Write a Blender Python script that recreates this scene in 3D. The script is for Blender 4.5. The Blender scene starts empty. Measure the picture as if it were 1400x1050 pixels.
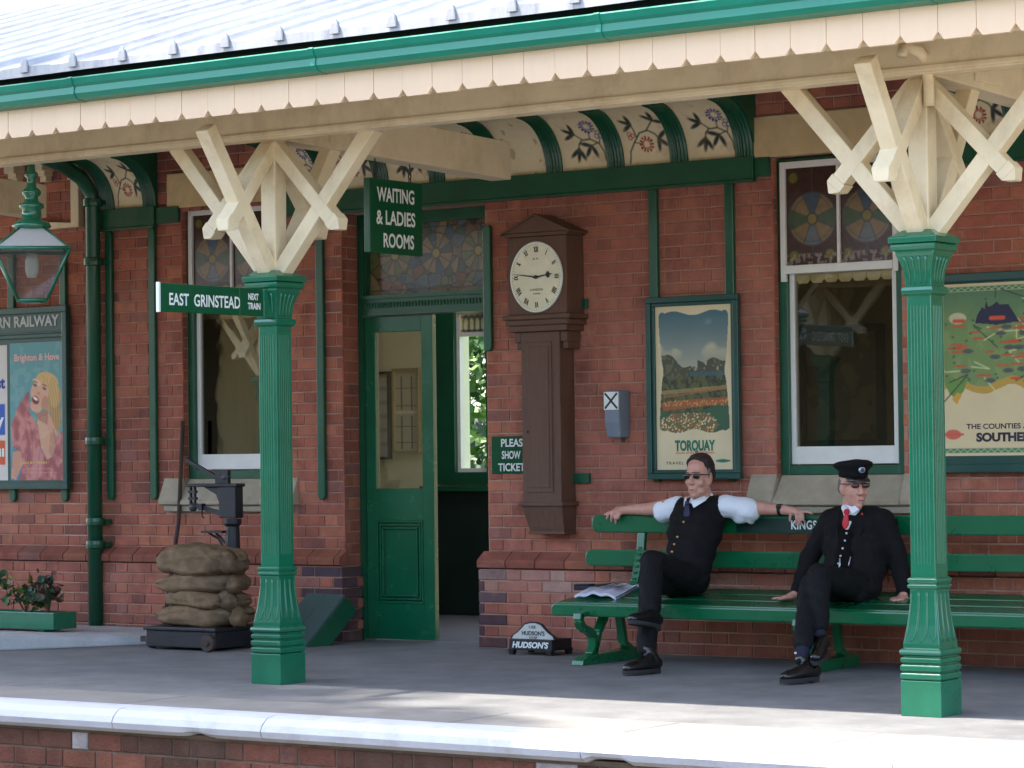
import bpy, bmesh, math, random
import numpy as np
from mathutils import Vector, Matrix, noise as mnoise
R = math.radians
random.seed(7); rng = np.random.default_rng(7)
sc = bpy.context.scene
COL = sc.collection

# ------------------------------------------------------------------ camera, sky, sun, exposure
cam = bpy.data.objects.new('camera', bpy.data.cameras.new('camera')); COL.objects.link(cam)
cam.data.sensor_width = 36; cam.data.lens = 36*3753.05/1400; cam.data.clip_end = 2000
_th, _p, _roll = R(35), R(1.43458), .0125
_F = Vector((-math.sin(_th)*math.cos(_p), math.cos(_th)*math.cos(_p), math.sin(_p)))
_r = _F.cross(Vector((0, 0, 1))).normalized(); _u = _r.cross(_F)
_r2 = _r*math.cos(_roll) - _u*math.sin(_roll); _u2 = _u*math.cos(_roll) + _r*math.sin(_roll)
m = Matrix((_r2, _u2, -_F)).transposed().to_4x4(); m.translation = (10.5, -14.31, 1.24)
cam.matrix_world = m
sc.camera = cam
SUN_EL, SUN_AZ = R(62), R(-62)         # azimuth measured from -Y (towards the camera side), negative = towards -X
Ldir = Vector((math.sin(SUN_AZ)*math.cos(SUN_EL), -math.cos(SUN_AZ)*math.cos(SUN_EL), math.sin(SUN_EL)))
w = bpy.data.worlds.new('World'); sc.world = w; w.use_nodes = True
nt = w.node_tree; bg = nt.nodes['Background']; sky = nt.nodes.new('ShaderNodeTexSky')
sky.sky_type = 'NISHITA'; sky.sun_disc = False; sky.sun_elevation = SUN_EL
sky.sun_rotation = math.atan2(Ldir.x, Ldir.y)
sky.air_density = 1.0; sky.dust_density = 2.0
nt.links.new(sky.outputs[0], bg.inputs[0]); bg.inputs[1].default_value = .15
sun = bpy.data.objects.new('sun', bpy.data.lights.new('sun', 'SUN')); COL.objects.link(sun)
sun.data.energy = 2.3; sun.data.angle = R(1.0); sun.data.color = (1, .95, .87)
sun.rotation_euler = (-Ldir).to_track_quat('-Z', 'Y').to_euler()
sc.view_settings.view_transform = 'Standard'; sc.view_settings.look = 'None'
sc.view_settings.exposure = 2.38; sc.view_settings.gamma = 1
sc.cycles.use_denoising = True
sc.cycles.max_bounces = 8; sc.cycles.transparent_max_bounces = 12; sc.cycles.caustics_reflective = False
sc.cycles.caustics_refractive = False; sc.cycles.sample_clamp_indirect = 6

# ------------------------------------------------------------------ materials
def lin(c):
    return tuple(((x/255)/12.92 if x/255 <= .04045 else ((x/255+.055)/1.055)**2.4) for x in c)
MATS = {}
def M(name, rgb=(200, 200, 200), rough=.6, var=.12, scale=6, bump=0, bscale=60, spec=.5, metal=0, stain=None, stain_amt=.4, stain_scale=2, coat=0, attr=None, stain2=None, coords='Object', stretch=(1, 1, 1)):
    if name in MATS: return MATS[name]
    m = bpy.data.materials.new(name); m.use_nodes = True; MATS[name] = m
    t = m.node_tree; b = t.nodes['Principled BSDF']; N = t.nodes.new; L = t.links.new
    b.inputs['Roughness'].default_value = rough; b.inputs['Metallic'].default_value = metal
    b.inputs['Specular IOR Level'].default_value = spec
    b.inputs['Coat Weight'].default_value = coat; b.inputs['Coat Roughness'].default_value = .12
    tc = N('ShaderNodeTexCoord'); mp = N('ShaderNodeMapping'); mp.inputs['Scale'].default_value = stretch
    L(tc.outputs[coords], mp.inputs[0]); vec = mp.outputs[0]
    nz = N('ShaderNodeTexNoise'); nz.inputs['Scale'].default_value = scale; nz.inputs['Detail'].default_value = 6; nz.inputs['Roughness'].default_value = .65
    L(vec, nz.inputs['Vector'])
    base = lin(rgb)
    rr = N('ShaderNodeMapRange'); rr.inputs[1].default_value = .3; rr.inputs[2].default_value = .7
    rr.inputs[3].default_value = 1-var; rr.inputs[4].default_value = 1+var; L(nz.outputs[0], rr.inputs[0])
    mul = N('ShaderNodeMix'); mul.data_type = 'RGBA'; mul.blend_type = 'MULTIPLY'; mul.inputs[0].default_value = 1
    if attr:
        at = N('ShaderNodeAttribute'); at.attribute_name = attr; L(at.outputs['Color'], mul.inputs[6])
    else:
        mul.inputs[6].default_value = (*base, 1)
    L(rr.outputs[0], mul.inputs[7]); out = mul.outputs[2]
    if stain:
        n2 = N('ShaderNodeTexNoise'); n2.inputs['Scale'].default_value = stain_scale; n2.inputs['Detail'].default_value = 8; n2.inputs['Roughness'].default_value = .7
        L(vec, n2.inputs['Vector'])
        r2 = N('ShaderNodeMapRange'); r2.inputs[1].default_value = .52; r2.inputs[2].default_value = .72; r2.inputs[4].default_value = stain_amt
        L(n2.outputs[0], r2.inputs[0])
        mx = N('ShaderNodeMix'); mx.data_type = 'RGBA'; L(r2.outputs[0], mx.inputs[0]); L(out, mx.inputs[6]); mx.inputs[7].default_value = (*lin(stain), 1)
        out = mx.outputs[2]
    if stain2:
        n4 = N('ShaderNodeTexNoise'); n4.inputs['Scale'].default_value = 2.7; n4.inputs['Detail'].default_value = 9; n4.inputs['Roughness'].default_value = .75; m4 = N('ShaderNodeMapping'); m4.inputs['Location'].default_value = (7, 3, 1); m4.inputs['Scale'].default_value = (1, 1, .6); L(tc.outputs[coords], m4.inputs[0]); L(m4.outputs[0], n4.inputs['Vector'])
        r4 = N('ShaderNodeMapRange'); r4.inputs[1].default_value = .5; r4.inputs[2].default_value = .75; r4.inputs[4].default_value = .75; L(n4.outputs[0], r4.inputs[0])
        m5 = N('ShaderNodeMix'); m5.data_type = 'RGBA'; L(r4.outputs[0], m5.inputs[0]); L(out, m5.inputs[6]); m5.inputs[7].default_value = (*lin(stain2), 1); out = m5.outputs[2]
    L(out, b.inputs['Base Color'])
    r3 = N('ShaderNodeMapRange'); r3.inputs[1].default_value = .3; r3.inputs[2].default_value = .7
    r3.inputs[3].default_value = max(.02, rough*.8); r3.inputs[4].default_value = min(1, rough*1.2); L(nz.outputs[0], r3.inputs[0]); L(r3.outputs[0], b.inputs['Roughness'])
    if bump:
        n3 = N('ShaderNodeTexNoise'); n3.inputs['Scale'].default_value = bscale; n3.inputs['Detail'].default_value = 4; L(vec, n3.inputs['Vector'])
        bp = N('ShaderNodeBump'); bp.inputs['Strength'].default_value = bump; bp.inputs['Distance'].default_value = .01
        L(n3.outputs[0], bp.inputs['Height']); L(bp.outputs[0], b.inputs['Normal'])
    return m
def glassmat(name, tint=(.8, .85, .82), boost=.0, rough=0.0):
    m = bpy.data.materials.new(name); m.use_nodes = True; t = m.node_tree; N = t.nodes.new; L = t.links.new
    t.nodes.remove(t.nodes['Principled BSDF']); out = t.nodes['Material Output']
    tr = N('ShaderNodeBsdfTransparent'); tr.inputs[0].default_value = (*tint, 1)
    gl = N('ShaderNodeBsdfGlossy'); gl.inputs['Roughness'].default_value = rough
    fr = N('ShaderNodeFresnel'); fr.inputs[0].default_value = 1.52
    ad = N('ShaderNodeMath'); ad.operation = 'ADD'; ad.inputs[1].default_value = boost; L(fr.outputs[0], ad.inputs[0])
    nz = N('ShaderNodeTexNoise'); nz.inputs['Scale'].default_value = 3; tc = N('ShaderNodeTexCoord'); L(tc.outputs['Object'], nz.inputs[0])
    bp = N('ShaderNodeBump'); bp.inputs['Strength'].default_value = .012; bp.inputs['Distance'].default_value = .02; L(nz.outputs[0], bp.inputs['Height']); L(bp.outputs[0], gl.inputs['Normal'])
    mx = N('ShaderNodeMixShader'); L(ad.outputs[0], mx.inputs[0]); L(tr.outputs[0], mx.inputs[1]); L(gl.outputs[0], mx.inputs[2]); L(mx.outputs[0], out.inputs[0])
    MATS[name] = m; return m

BRICK = M('brick', attr='Col', rough=.85, var=.2, scale=9, bump=.5, bscale=90, stain2=(70, 34, 30), stain=(190, 140, 124), stain_amt=.5, stain_scale=1.3, spec=.25)
MORTAR = M('mortar', (174, 134, 116), .95, .2, 12, .4, 150, spec=.1, stain=(200, 182, 166), stain_amt=.95, stain_scale=.8)
GREEN = M('bright_green_gloss', (16, 102, 72), .22, .12, 5, .06, 30, spec=.6, coat=.4, stain=(40, 120, 95), stain_amt=.35, stain_scale=3)
BENCHG = M('bench_green_gloss', (8, 98, 60), .3, .1, 4, .05, 40, spec=.5, coat=.35)
DGREEN = M('dark_green_paint', (16, 80, 54), .35, .15, 5, .08, 40, spec=.5, coat=.2)
BGREEN = M('board_green_paint', (20, 68, 60), .35, .15, 5, .08, 40, spec=.5, coat=.2)
GUTG = M('gutter_green', (10, 120, 95), .35, .1, 3, .05, 40, spec=.5)
SIGNG = M('sign_enamel_green', (8, 78, 48), .2, .06, 4, spec=.5)
CREAM = M('cream_paint', (228, 211, 176), .5, .08, 5, .15, 35, spec=.4, stain2=(186, 160, 118), stain=(176, 150, 108), stain_amt=.35, stain_scale=2.2)
VAL = M('valance_cream', (228, 196, 162), .5, .04, 3, .05, 30, spec=.3, stain=(214, 176, 140), stain_amt=.3, stain_scale=1.5, stretch=(3, 1, .5))
CREAMSTONE = M('cream_stone', (206, 180, 136), .8, .12, 8, .25, 70, stain=(165, 140, 105), stain_amt=.4, spec=.2)
WHITEP = M('white_gloss_paint', (226, 224, 218), .35, .05, 6, .06, 40, stain=(190, 182, 170), stain_amt=.3)
SILL = M('sill_stone', (170, 158, 138), .9, .15, 7, .3, 80, stain=(120, 110, 96), stain_amt=.5, spec=.2)
LEAD = M('lead_sheet', (158, 157, 158), .5, .12, 3, .2, 14, metal=.0, spec=.5, stain=(92, 96, 110), stain_amt=.6, stain_scale=1.6, stretch=(5, .8, 1))
DARK = M('dark_void', (28, 28, 30), .8, .2, 5)
WOOD = M('dark_oak', (96, 68, 54), .6, .22, 3, .3, 30, stretch=(12, 12, 1), stain=(118, 88, 72), stain_amt=.3, spec=.35)
IRON = M('black_iron', (26, 27, 33), .5, .2, 8, .2, 60)
RUST = M('rusty_iron', (62, 48, 42), .75, .3, 10, .3, 60)
GREYB = M('grey_box_paint', (112, 122, 134), .45, .08, 6)
LETW = M('white_lettering', (222, 226, 222), .4, .03)
LETG = M('green_lettering', (20, 110, 84), .6, .04)
LETD = M('dark_lettering', (40, 34, 52), .6, .04)
LETR = M('red_lettering', (205, 70, 55), .6, .04)
LETB = M('black_lettering', (22, 20, 20), .5, .03)
BURLAP = M('burlap', (138, 114, 88), .95, .3, 14, 1.0, 180, spec=.1, stain=(86, 76, 66), stain_amt=.7, stain_scale=5)
ASPH = M('asphalt', (126, 125, 124), .9, .18, 3, .6, 240, spec=.15, stain=(150, 148, 144), stain2=(104, 103, 102), stain_amt=.5, stain_scale=.9)
SLAB = M('paving_slab', (136, 132, 126), .85, .16, 4, .3, 120, stain=(112, 108, 104), stain_amt=.5, stain_scale=1.6, spec=.25)
EDGEW = M('edge_white', (196, 198, 204), .6, .06, 4, .25, 40, stain=(150, 145, 142), stain_amt=.5, stain_scale=3.5)
GROUND = M('ballast', (140, 130, 116), .95, .35, 14, .9, 30)
SKIN = M('skin', (202, 150, 132), .5, .12, 26, .25, 220, spec=.35, stain=(190, 112, 98), stain_amt=.5, stain_scale=11)
BLACKC = M('black_wool', (22, 21, 23), .85, .25, 40, .5, 400, spec=.2)
BLACKT = M('black_trouser', (20, 20, 22), .8, .2, 12, .5, 60, spec=.2)
SHOE = M('black_leather', (16, 16, 18), .22, .2, 20, .2, 80, spec=.6)
SOLE = M('rubber_sole', (44, 42, 42), .8, .2, 20)
SHIRT = M('white_cotton', (226, 230, 238), .8, .05, 10, .3, 40)
GLASS = glassmat('window_glass', (.85, .87, .80), .02)
DIM = glassmat('dark_window_glass', (.88, .87, .82), .008)
CLEAR = glassmat('lamp_glass', (.8, .84, .84), .04)

# ------------------------------------------------------------------ object helpers
ORG = {}
def tag(o, label=None, cat=None, group=None, kind=None):
    if label: o['label'] = label
    if cat: o['category'] = cat
    if group: o['group'] = group
    if kind: o['kind'] = kind
    return o
def thing(name, loc, label, cat, group=None):
    o = bpy.data.objects.new(name, None); COL.objects.link(o); o.location = loc; o.empty_display_size = .1
    ORG[o.name] = Vector(loc); return tag(o, label, cat, group)
def link(name, me, mat, parent=None, smooth=False, bevel=0, kind=None):
    o = bpy.data.objects.new(name, me); COL.objects.link(o)
    for mm in (mat if isinstance(mat, (list, tuple)) else [mat]): me.materials.append(mm)
    if parent is not None:
        o.parent = parent; org = ORG.get(parent.name, Vector((0, 0, 0))); ORG[o.name] = org
        me.transform(Matrix.Translation(-org))
    if smooth: me.polygons.foreach_set('use_smooth', [True]*len(me.polygons))
    if bevel:
        b = o.modifiers.new('bevel', 'BEVEL'); b.width = bevel; b.segments = 2; b.limit_method = 'ANGLE'; b.angle_limit = R(40)
    if kind: o['kind'] = kind
    return o
class MB:
    def __init__(s): s.v = []; s.f = []; s.mi = []; s.c = []
    def add(s, vs, fs, mi=0, col=None):
        o = len(s.v); s.v += [tuple(v) for v in vs]; s.f += [tuple(i+o for i in f) for f in fs]; s.mi += [mi]*len(fs)
        s.c += [col or (1, 1, 1)]*len(vs); return s
    def box(s, x0, x1, y0, y1, z0, z1, mi=0, col=None, T=None):
        vs = [Vector((x, y, z)) for z in (z0, z1) for y in (y0, y1) for x in (x0, x1)]
        if T: vs = [T @ v for v in vs]
        return s.add(vs, [(0, 2, 3, 1), (4, 5, 7, 6), (0, 1, 5, 4), (2, 6, 7, 3), (0, 4, 6, 2), (1, 3, 7, 5)], mi, col)
    def loft(s, rings, cap=True, mi=0, closed=True):
        n = len(rings[0]); vs = [p for r in rings for p in r]; fs = []
        for i in range(len(rings)-1):
            for j in range(n if closed else n-1):
                k = (j+1) % n; fs.append((i*n+j, i*n+k, (i+1)*n+k, (i+1)*n+j))
        if cap and closed: fs.append(tuple(range(n-1, -1, -1))); fs.append(tuple(range((len(rings)-1)*n, len(rings)*n)))
        return s.add(vs, fs, mi)
    def prism(s, poly, d, axis='y', mi=0):
        # poly of 2-D points in the plane across the axis, d = (lo, hi)
        def P(a, b, t): return {'y': (a, t, b), 'x': (t, a, b), 'z': (a, b, t)}[axis]
        return s.loft([[P(a, b, d[0]) for a, b in poly], [P(a, b, d[1]) for a, b in poly]], True, mi)
    def tube(s, pts, r, n=10, mi=0, cap=True):
        pts = [Vector(p) for p in pts]; rs = r if isinstance(r, (list, tuple)) else [r]*len(pts); rings = []
        up = Vector((0, 0, 1)); prev = None
        for i, p in enumerate(pts):
            t = (pts[min(i+1, len(pts)-1)]-pts[max(i-1, 0)])
            t = t.normalized() if t.length > 1e-9 else Vector((0, 0, 1))
            if prev is None:
                a = t.cross(up if abs(t.z) < .9 else Vector((1, 0, 0))).normalized()
            else:
                a = (prev - t*prev.dot(t)).normalized()
            prev = a; b = t.cross(a)
            rings.append([p+(a*math.cos(q)+b*math.sin(q))*rs[i] for q in [2*math.pi*k/n for k in range(n)]])
        return s.loft(rings, cap, mi)
    def capsule(s, p1, r1, p2, r2, n=14):
        p1, p2 = Vector(p1), Vector(p2); t = (p2-p1); t = t.normalized() if t.length > 1e-6 else Vector((0, 0, 1)); pts = []; rs = []
        for a in (-85, -60, -35, -12): pts.append(p1+t*r1*math.sin(R(a))); rs.append(r1*math.cos(R(a)))
        pts.append(p1); rs.append(r1); pts.append(p2); rs.append(r2)
        for a in (12, 35, 60, 85): pts.append(p2+t*r2*math.sin(R(a))); rs.append(r2*math.cos(R(a)))
        return s.tube(pts, rs, n)
    def ell(s, c, r, rot=None, n=18, mi=0, T=None):
        rings = []
        for i in range(1, n//2):
            a = math.pi*i/(n//2)
            rings.append([Vector((math.sin(a)*math.cos(b)*r[0], math.sin(a)*math.sin(b)*r[1], -math.cos(a)*r[2])) for b in [2*math.pi*k/n for k in range(n)]])
        Q = (rot.to_4x4() if rot else Matrix.Identity(4)); Q = Matrix.Translation(Vector(c)) @ Q
        return s.loft([[Q @ p for p in r_] for r_ in rings], True, mi)
    def lathe(s, prof, c=(0, 0, 0), n=24, mi=0):
        return s.loft([[Vector(c)+Vector((r*math.cos(2*math.pi*k/n), r*math.sin(2*math.pi*k/n), z)) for k in range(n)] for r, z in prof], True, mi)
    def sq(s, prof, c=(0, 0, 0), mi=0):
        return s.loft([[Vector(c)+Vector((a*hx, b*hy, z)) for a, b in ((-1, -1), (1, -1), (1, 1), (-1, 1))] for hx, hy, z in prof], True, mi)
    def beam(s, p1, p2, w, h, up=(0, 1, 0), mi=0):
        # bar from p1 to p2, size w along 'up', h across
        p1, p2 = Vector(p1), Vector(p2); t = (p2-p1).normalized(); u = Vector(up); u = (u-t*u.dot(t)).normalized(); b = t.cross(u)
        return s.loft([[p+u*i*w/2+b*j*h/2 for i, j in ((-1, -1), (1, -1), (1, 1), (-1, 1))] for p in (p1, p2)], True, mi)
    def mesh(s, name):
        me = bpy.data.meshes.new(name); me.from_pydata(s.v, [], s.f); me.polygons.foreach_set('material_index', s.mi); return me
    def out(s, name, mat, parent=None, smooth=False, bevel=0, kind=None, cols=False, fix=True):
        me = s.mesh(name)
        if cols:
            a = me.attributes.new('Col', 'FLOAT_COLOR', 'POINT'); a.data.foreach_set('color', np.array([(*c, 1) for c in s.c], 'f').ravel())
        if fix:
            bm = bmesh.new(); bm.from_mesh(me); bmesh.ops.recalc_face_normals(bm, faces=bm.faces); bm.to_mesh(me); bm.free()
        me.update()
        return link(name, me, mat, parent, smooth, bevel, kind)
def copy_tree(o, parent=None, off=None):
    c = o.copy(); COL.objects.link(c); c.parent = parent
    if off is not None: c.location = Vector(o.location)+Vector(off)
    ORG[c.name] = ORG.get(o.name, Vector())
    for ch in list(o.children): copy_tree(ch, c)
    return c
def remesh(mb, name, mat, parent, voxel=.01, smooth=5, fac=.5, wr=0, wf=14):
    me = mb.mesh(name); o = bpy.data.objects.new(name+'_tmp', me); COL.objects.link(o)
    r_ = o.modifiers.new('r', 'REMESH'); r_.mode = 'VOXEL'; r_.voxel_size = voxel
    if smooth: s_ = o.modifiers.new('s', 'SMOOTH'); s_.factor = fac; s_.iterations = smooth
    dg = bpy.context.evaluated_depsgraph_get(); me2 = bpy.data.meshes.new_from_object(o.evaluated_get(dg)); me2.name = name
    if wr:
        for v_ in me2.vertices:
            q = v_.co; n_ = mnoise.noise(Vector((q.x*wf, q.y*wf, q.z*wf*1.6)))+.6*mnoise.noise(Vector((q.x*wf*.5+q.z*wf*1.2, q.y*wf*.6-q.z*wf, q.z*wf*.4+3))); v_.co = q+v_.normal*n_*wr
    bpy.data.objects.remove(o); bpy.data.meshes.remove(me); me2.materials.clear()
    return link(name, me2, mat, parent, True)
def text(parent, s, c, u, v, h, mat, width=None, bold=0., depth=.0015, shear=0, name='lettering', align='CENTER', spacing=1.0):
    cu = bpy.data.curves.new('t', 'FONT'); cu.body = s; cu.size = 1; cu.extrude = .0; cu.offset = bold+.012; cu.shear = shear; cu.space_character = spacing; cu.resolution_u = 4
    o = bpy.data.objects.new('t', cu); COL.objects.link(o); dg = bpy.context.evaluated_depsgraph_get()
    me = bpy.data.meshes.new_from_object(o.evaluated_get(dg)); bpy.data.objects.remove(o); bpy.data.curves.remove(cu); me.materials.clear(); me.name = name
    n = len(me.vertices); co = np.empty(n*3, 'f'); me.vertices.foreach_get('co', co); co = co.reshape(-1, 3)
    lo, hi = co.min(0), co.max(0); sy = h/.73 if h else 1   # cap height of the built-in face is about .73
    sx = (width/(hi[0]-lo[0])) if width else sy
    ax = {'CENTER': (lo[0]+hi[0])/2, 'LEFT': lo[0], 'RIGHT': hi[0]}[align]
    x = (co[:, 0]-ax)*sx; y = (co[:, 1]-.365)*sy
    u, v, c = np.array(u, 'f'), np.array(v, 'f'), np.array(c, 'f'); nrm = np.cross(u, v)
    P = c+np.outer(x, u)+np.outer(y, v)+nrm*depth
    me.vertices.foreach_set('co', P.astype('f').ravel()); me.update()
    return link(name, me, mat, parent)
def srgb(a): a = np.clip(np.asarray(a, 'f')/255, 0, 1); return np.where(a <= .04045, a/12.92, ((a+.055)/1.055)**2.4)
class Paint:
    """a picture painted on a fine grid: vertex colours on a real flat (or curved) sheet"""
    def __init__(s, nx, ny, base, asp=1.0):
        s.nx, s.ny = nx, ny; s.u, s.v = np.meshgrid(np.linspace(0, 1, nx+1), np.linspace(0, 1, ny+1)); s.asp = asp
        s.c = np.empty((ny+1, nx+1, 3), 'f'); s.c[:] = base
    def put(s, mask, col, a=1.0):
        mk = (np.clip(mask, 0, 1)*a)[..., None]; s.c[:] = s.c*(1-mk)+np.asarray(col, 'f')*mk
    def soft(s, d, e=None): e = e or .7/s.nx; return np.clip(.5-d/(2*e), 0, 1)
    def ell(s, cu, cv, ru, rv, col, ang=0, a=1.0, ring=None):
        x, y = (s.u-cu), (s.v-cv)/s.asp; ca, sa = math.cos(ang), math.sin(ang); X, Y = x*ca+y*sa, -x*sa+y*ca
        d = (np.sqrt((X/ru)**2+(Y/(rv))**2)-1)*min(ru, rv)
        if ring: d = np.abs(d)-ring
        s.put(s.soft(d), col, a)
    def line(s, pts, wdt, col, a=1.0):
        d = np.full(s.u.shape, 9., 'f'); x, y = s.u, s.v/s.asp
        for (x0, y0), (x1, y1) in zip(pts[:-1], pts[1:]):
            y0, y1 = y0/s.asp, y1/s.asp; dx, dy = x1-x0, y1-y0; t = np.clip(((x-x0)*dx+(y-y0)*dy)/(dx*dx+dy*dy+1e-12), 0, 1)
            d = np.minimum(d, np.hypot(x-x0-t*dx, y-y0-t*dy))
        s.put(s.soft(d-wdt/2), col, a)
    def poly(s, pts, col, a=1.0):
        ins = np.zeros(s.u.shape, bool); n = len(pts)
        for i in range(n):
            (x0, y0), (x1, y1) = pts[i], pts[(i+1) % n]
            if y0 == y1: continue
            cnd = ((y0 > s.v) != (y1 > s.v)) & (s.u < (x1-x0)*(s.v-y0)/(y1-y0)+x0); ins ^= cnd
        s.put(ins.astype('f'), col, a); return ins
    def noise(s, sx, sy, seed=0, oct=4):
        r = np.random.default_rng(seed); t = np.zeros(s.u.shape, 'f'); amp = 1; tot = 0
        for k in range(oct):
            gx, gy = int(sx*2**k)+2, int(sy*2**k)+2; g = r.random((gy+1, gx+1)); X, Y = s.u*(gx-1), s.v*(gy-1)
            i, j = X.astype(int), Y.astype(int); fx, fy = X-i, Y-j; fx = fx*fx*(3-2*fx); fy = fy*fy*(3-2*fy)
            t += amp*((g[j, i]*(1-fx)+g[j, i+1]*fx)*(1-fy)+(g[j+1, i]*(1-fx)+g[j+1, i+1]*fx)*fy); tot += amp; amp *= .5
        return t/tot
    def sheet(s, name, mapf, parent, mat):
        P = mapf(s.u.ravel(), s.v.ravel()); nx, ny = s.nx, s.ny
        idx = np.arange((nx+1)*(ny+1)).reshape(ny+1, nx+1)
        F = np.stack([idx[:-1, :-1], idx[:-1, 1:], idx[1:, 1:], idx[1:, :-1]], -1).reshape(-1, 4)
        me = bpy.data.meshes.new(name); me.from_pydata(P.tolist(), [], F.tolist())
        a = me.attributes.new('Col', 'FLOAT_COLOR', 'POINT'); c = np.ones((P.shape[0], 4), 'f'); c[:, :3] = srgb(s.c.reshape(-1, 3)); a.data.foreach_set('color', c.ravel())
        me.update(); return link(name, me, mat, parent)
PRINT = M('printed_paper', attr='Col', rough=.5, var=.05, scale=5, spec=.4)
ENAMEL = M('painted_panel', attr='Col', rough=.55, var=.06, scale=6, spec=.35, stain=(190, 166, 124), stain_amt=.25, stain_scale=7)
STAIN = M('stained_glass', attr='Col', rough=.16, var=.2, scale=20, spec=.45, bump=.05, bscale=40)
def flat(x0, x1, z0, z1, y):   # facing -Y
    return lambda u, v: np.stack([x0+(x1-x0)*u, np.full_like(u, y), z0+(z1-z0)*v], -1)

# ================================================================== ground and platform
g = MB(); g.box(-400, 400, -400, 400, -1.3, -.95); tag(g.out('ground', GROUND, kind='structure'), 'stony track bed below the platform')
PX0, PX1 = -14, 16
p = MB(); p.box(PX0, PX1, -3.62, .31, -.9, 0); p.out('platform', ASPH, kind='structure')
p = MB(); x = PX0; k = 0
joints = [2.0, 3.95, 4.95]
xs = [-14, -12.1, -10.2, -8.1, -6.2, -4.3, -2.35, -.4, .95, 2.02, 2.98, 3.93, 4.95, 6.1, 7.4, 9.2, 11, 13, 16]
for a, b in zip(xs[:-1], xs[1:]): p.box(a+.004, b-.004, -4.20, -3.625, -.1, .004+.003*random.random())
p.out('paving', SLAB, kind='structure', bevel=.004)
# white painted nosing of the edge, chipped along its lower lip
e = MB(); xs2 = [-14, -11.4, -8.9, -6.5, -4.2, -2.0, .05, 1.15, 2.1, 3.9, 5.4, 7.2, 9.4, 12, 16]
for a, b in zip(xs2[:-1], xs2[1:]):
    n = max(4, int((b-a)/.05)); rings = []
    for i in range(n+1):
        X = a+.003+(b-a-.006)*i/n; j = mnoise.noise(Vector((X*2.1, .3, 0)))*.012; ch = max(0, mnoise.noise(Vector((X*3.3, 4.1, 0)))-.32)*.08
        if abs(X-4.03) < .09: ch += .02
        prof = [(-4.195, .0), (-4.195, .012), (-4.30, .014), (-4.36, .004+j*.3), (-4.395, -.025), (-4.41+j*.3, -.055), (-4.40, -.085+ch*.6), (-4.37, -.105+ch), (-4.34, -.107+ch), (-4.2, -.107)]
        rings.append([(X, y, z) for y, z in prof])
    e.loft(rings)
tag(e.out('kerb', EDGEW, smooth=False, kind='structure'), 'whitewashed rounded edging stones along the platform')

# ------------------------------------------------------------------ brick panels
def brickcol(kind=0):
    r = random.random()
    if kind == 'blue':
        a = random.uniform(.8, 1.2); return (.034*a, .036*a, .055*a)
    if kind == 'string':
        a = random.uniform(.7, 1.15); return (.27*a, .105*a, .075*a)
    if r < .04: b = (.22, .08, .06)
    elif r < .34: b = (.40, .142, .085)
    elif r < .40: b = (.29, .12, .095)
    else: b = (.345, .112, .074)
    a = random.uniform(.98, 1.24); return tuple(c*a for c in b)
def brick_panel(mb, O, U, N, u0, u1, z0, z1, holes=(), blue=None, course=.075, phase=0, wash=None):
    """Flemish-bond bricks on a wall plane: O origin, U along the wall, N outwards"""
    O, U, N = Vector(O), Vector(U), Vector(N); nz = int(round((z1-z0)/course)); ch = (z1-z0)/nz; J = .0095
    for k in range(nz):
        za, zb = z0+k*ch+J/2, z0+(k+1)*ch-J/2; odd = (k+phase) % 2
        u = u0-(.1625 if odd else 0)-.0; segs = []; st = True
        while u < u1:
            Lb = .215 if st else .1025; segs.append((u, u+Lb)); u += Lb+J; st = not st
        cuts = [(h[0], h[1]) for h in holes if h[2] < (za+zb)/2 < h[3]]
        for a, b in segs:
            a, b = max(a, u0), min(b, u1); pieces = [(a, b)]
            for c0, c1 in cuts:
                np_ = []
                for s0, s1 in pieces:
                    if c1 <= s0 or c0 >= s1: np_.append((s0, s1)); continue
                    if s0 < c0: np_.append((s0, c0-.001))
                    if s1 > c1: np_.append((c1+.001, s1))
                pieces = np_
            for s0, s1 in pieces:
                if s1-s0 < .02: continue
                mid = (s0+s1)/2; col = brickcol('blue' if (blue and blue(s0, s1, k, (za+zb)/2)) else 0)
                if wash: col = wash(mid, (za+zb)/2, col)
                d = random.uniform(-.0015, .0018); e_ = .004; t = [random.uniform(-.0012, .0012) for _ in range(4)]
                q = [(s0, za), (s1, za), (s1, zb), (s0, zb)]; qi = [(s0+e_, za+e_), (s1-e_, za+e_), (s1-e_, zb-e_), (s0+e_, zb-e_)]
                vs = [O+U*a_+Vector((0, 0, b_))-N*.010 for a_, b_ in q]+[O+U*a_+Vector((0, 0, b_))-N*(.003-d) for a_, b_ in q]+[O+U*a_+Vector((0, 0, b_))+N*(d+t[i]) for i, (a_, b_) in enumerate(qi)]
                fs = [(8, 9, 10, 11)]+[(i, (i+1) % 4, 4+(i+1) % 4, 4+i) for i in range(4)]+[(4+i, 4+(i+1) % 4, 8+(i+1) % 4, 8+i) for i in range(4)]
                mb.add(vs, fs, 0, col)

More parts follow.
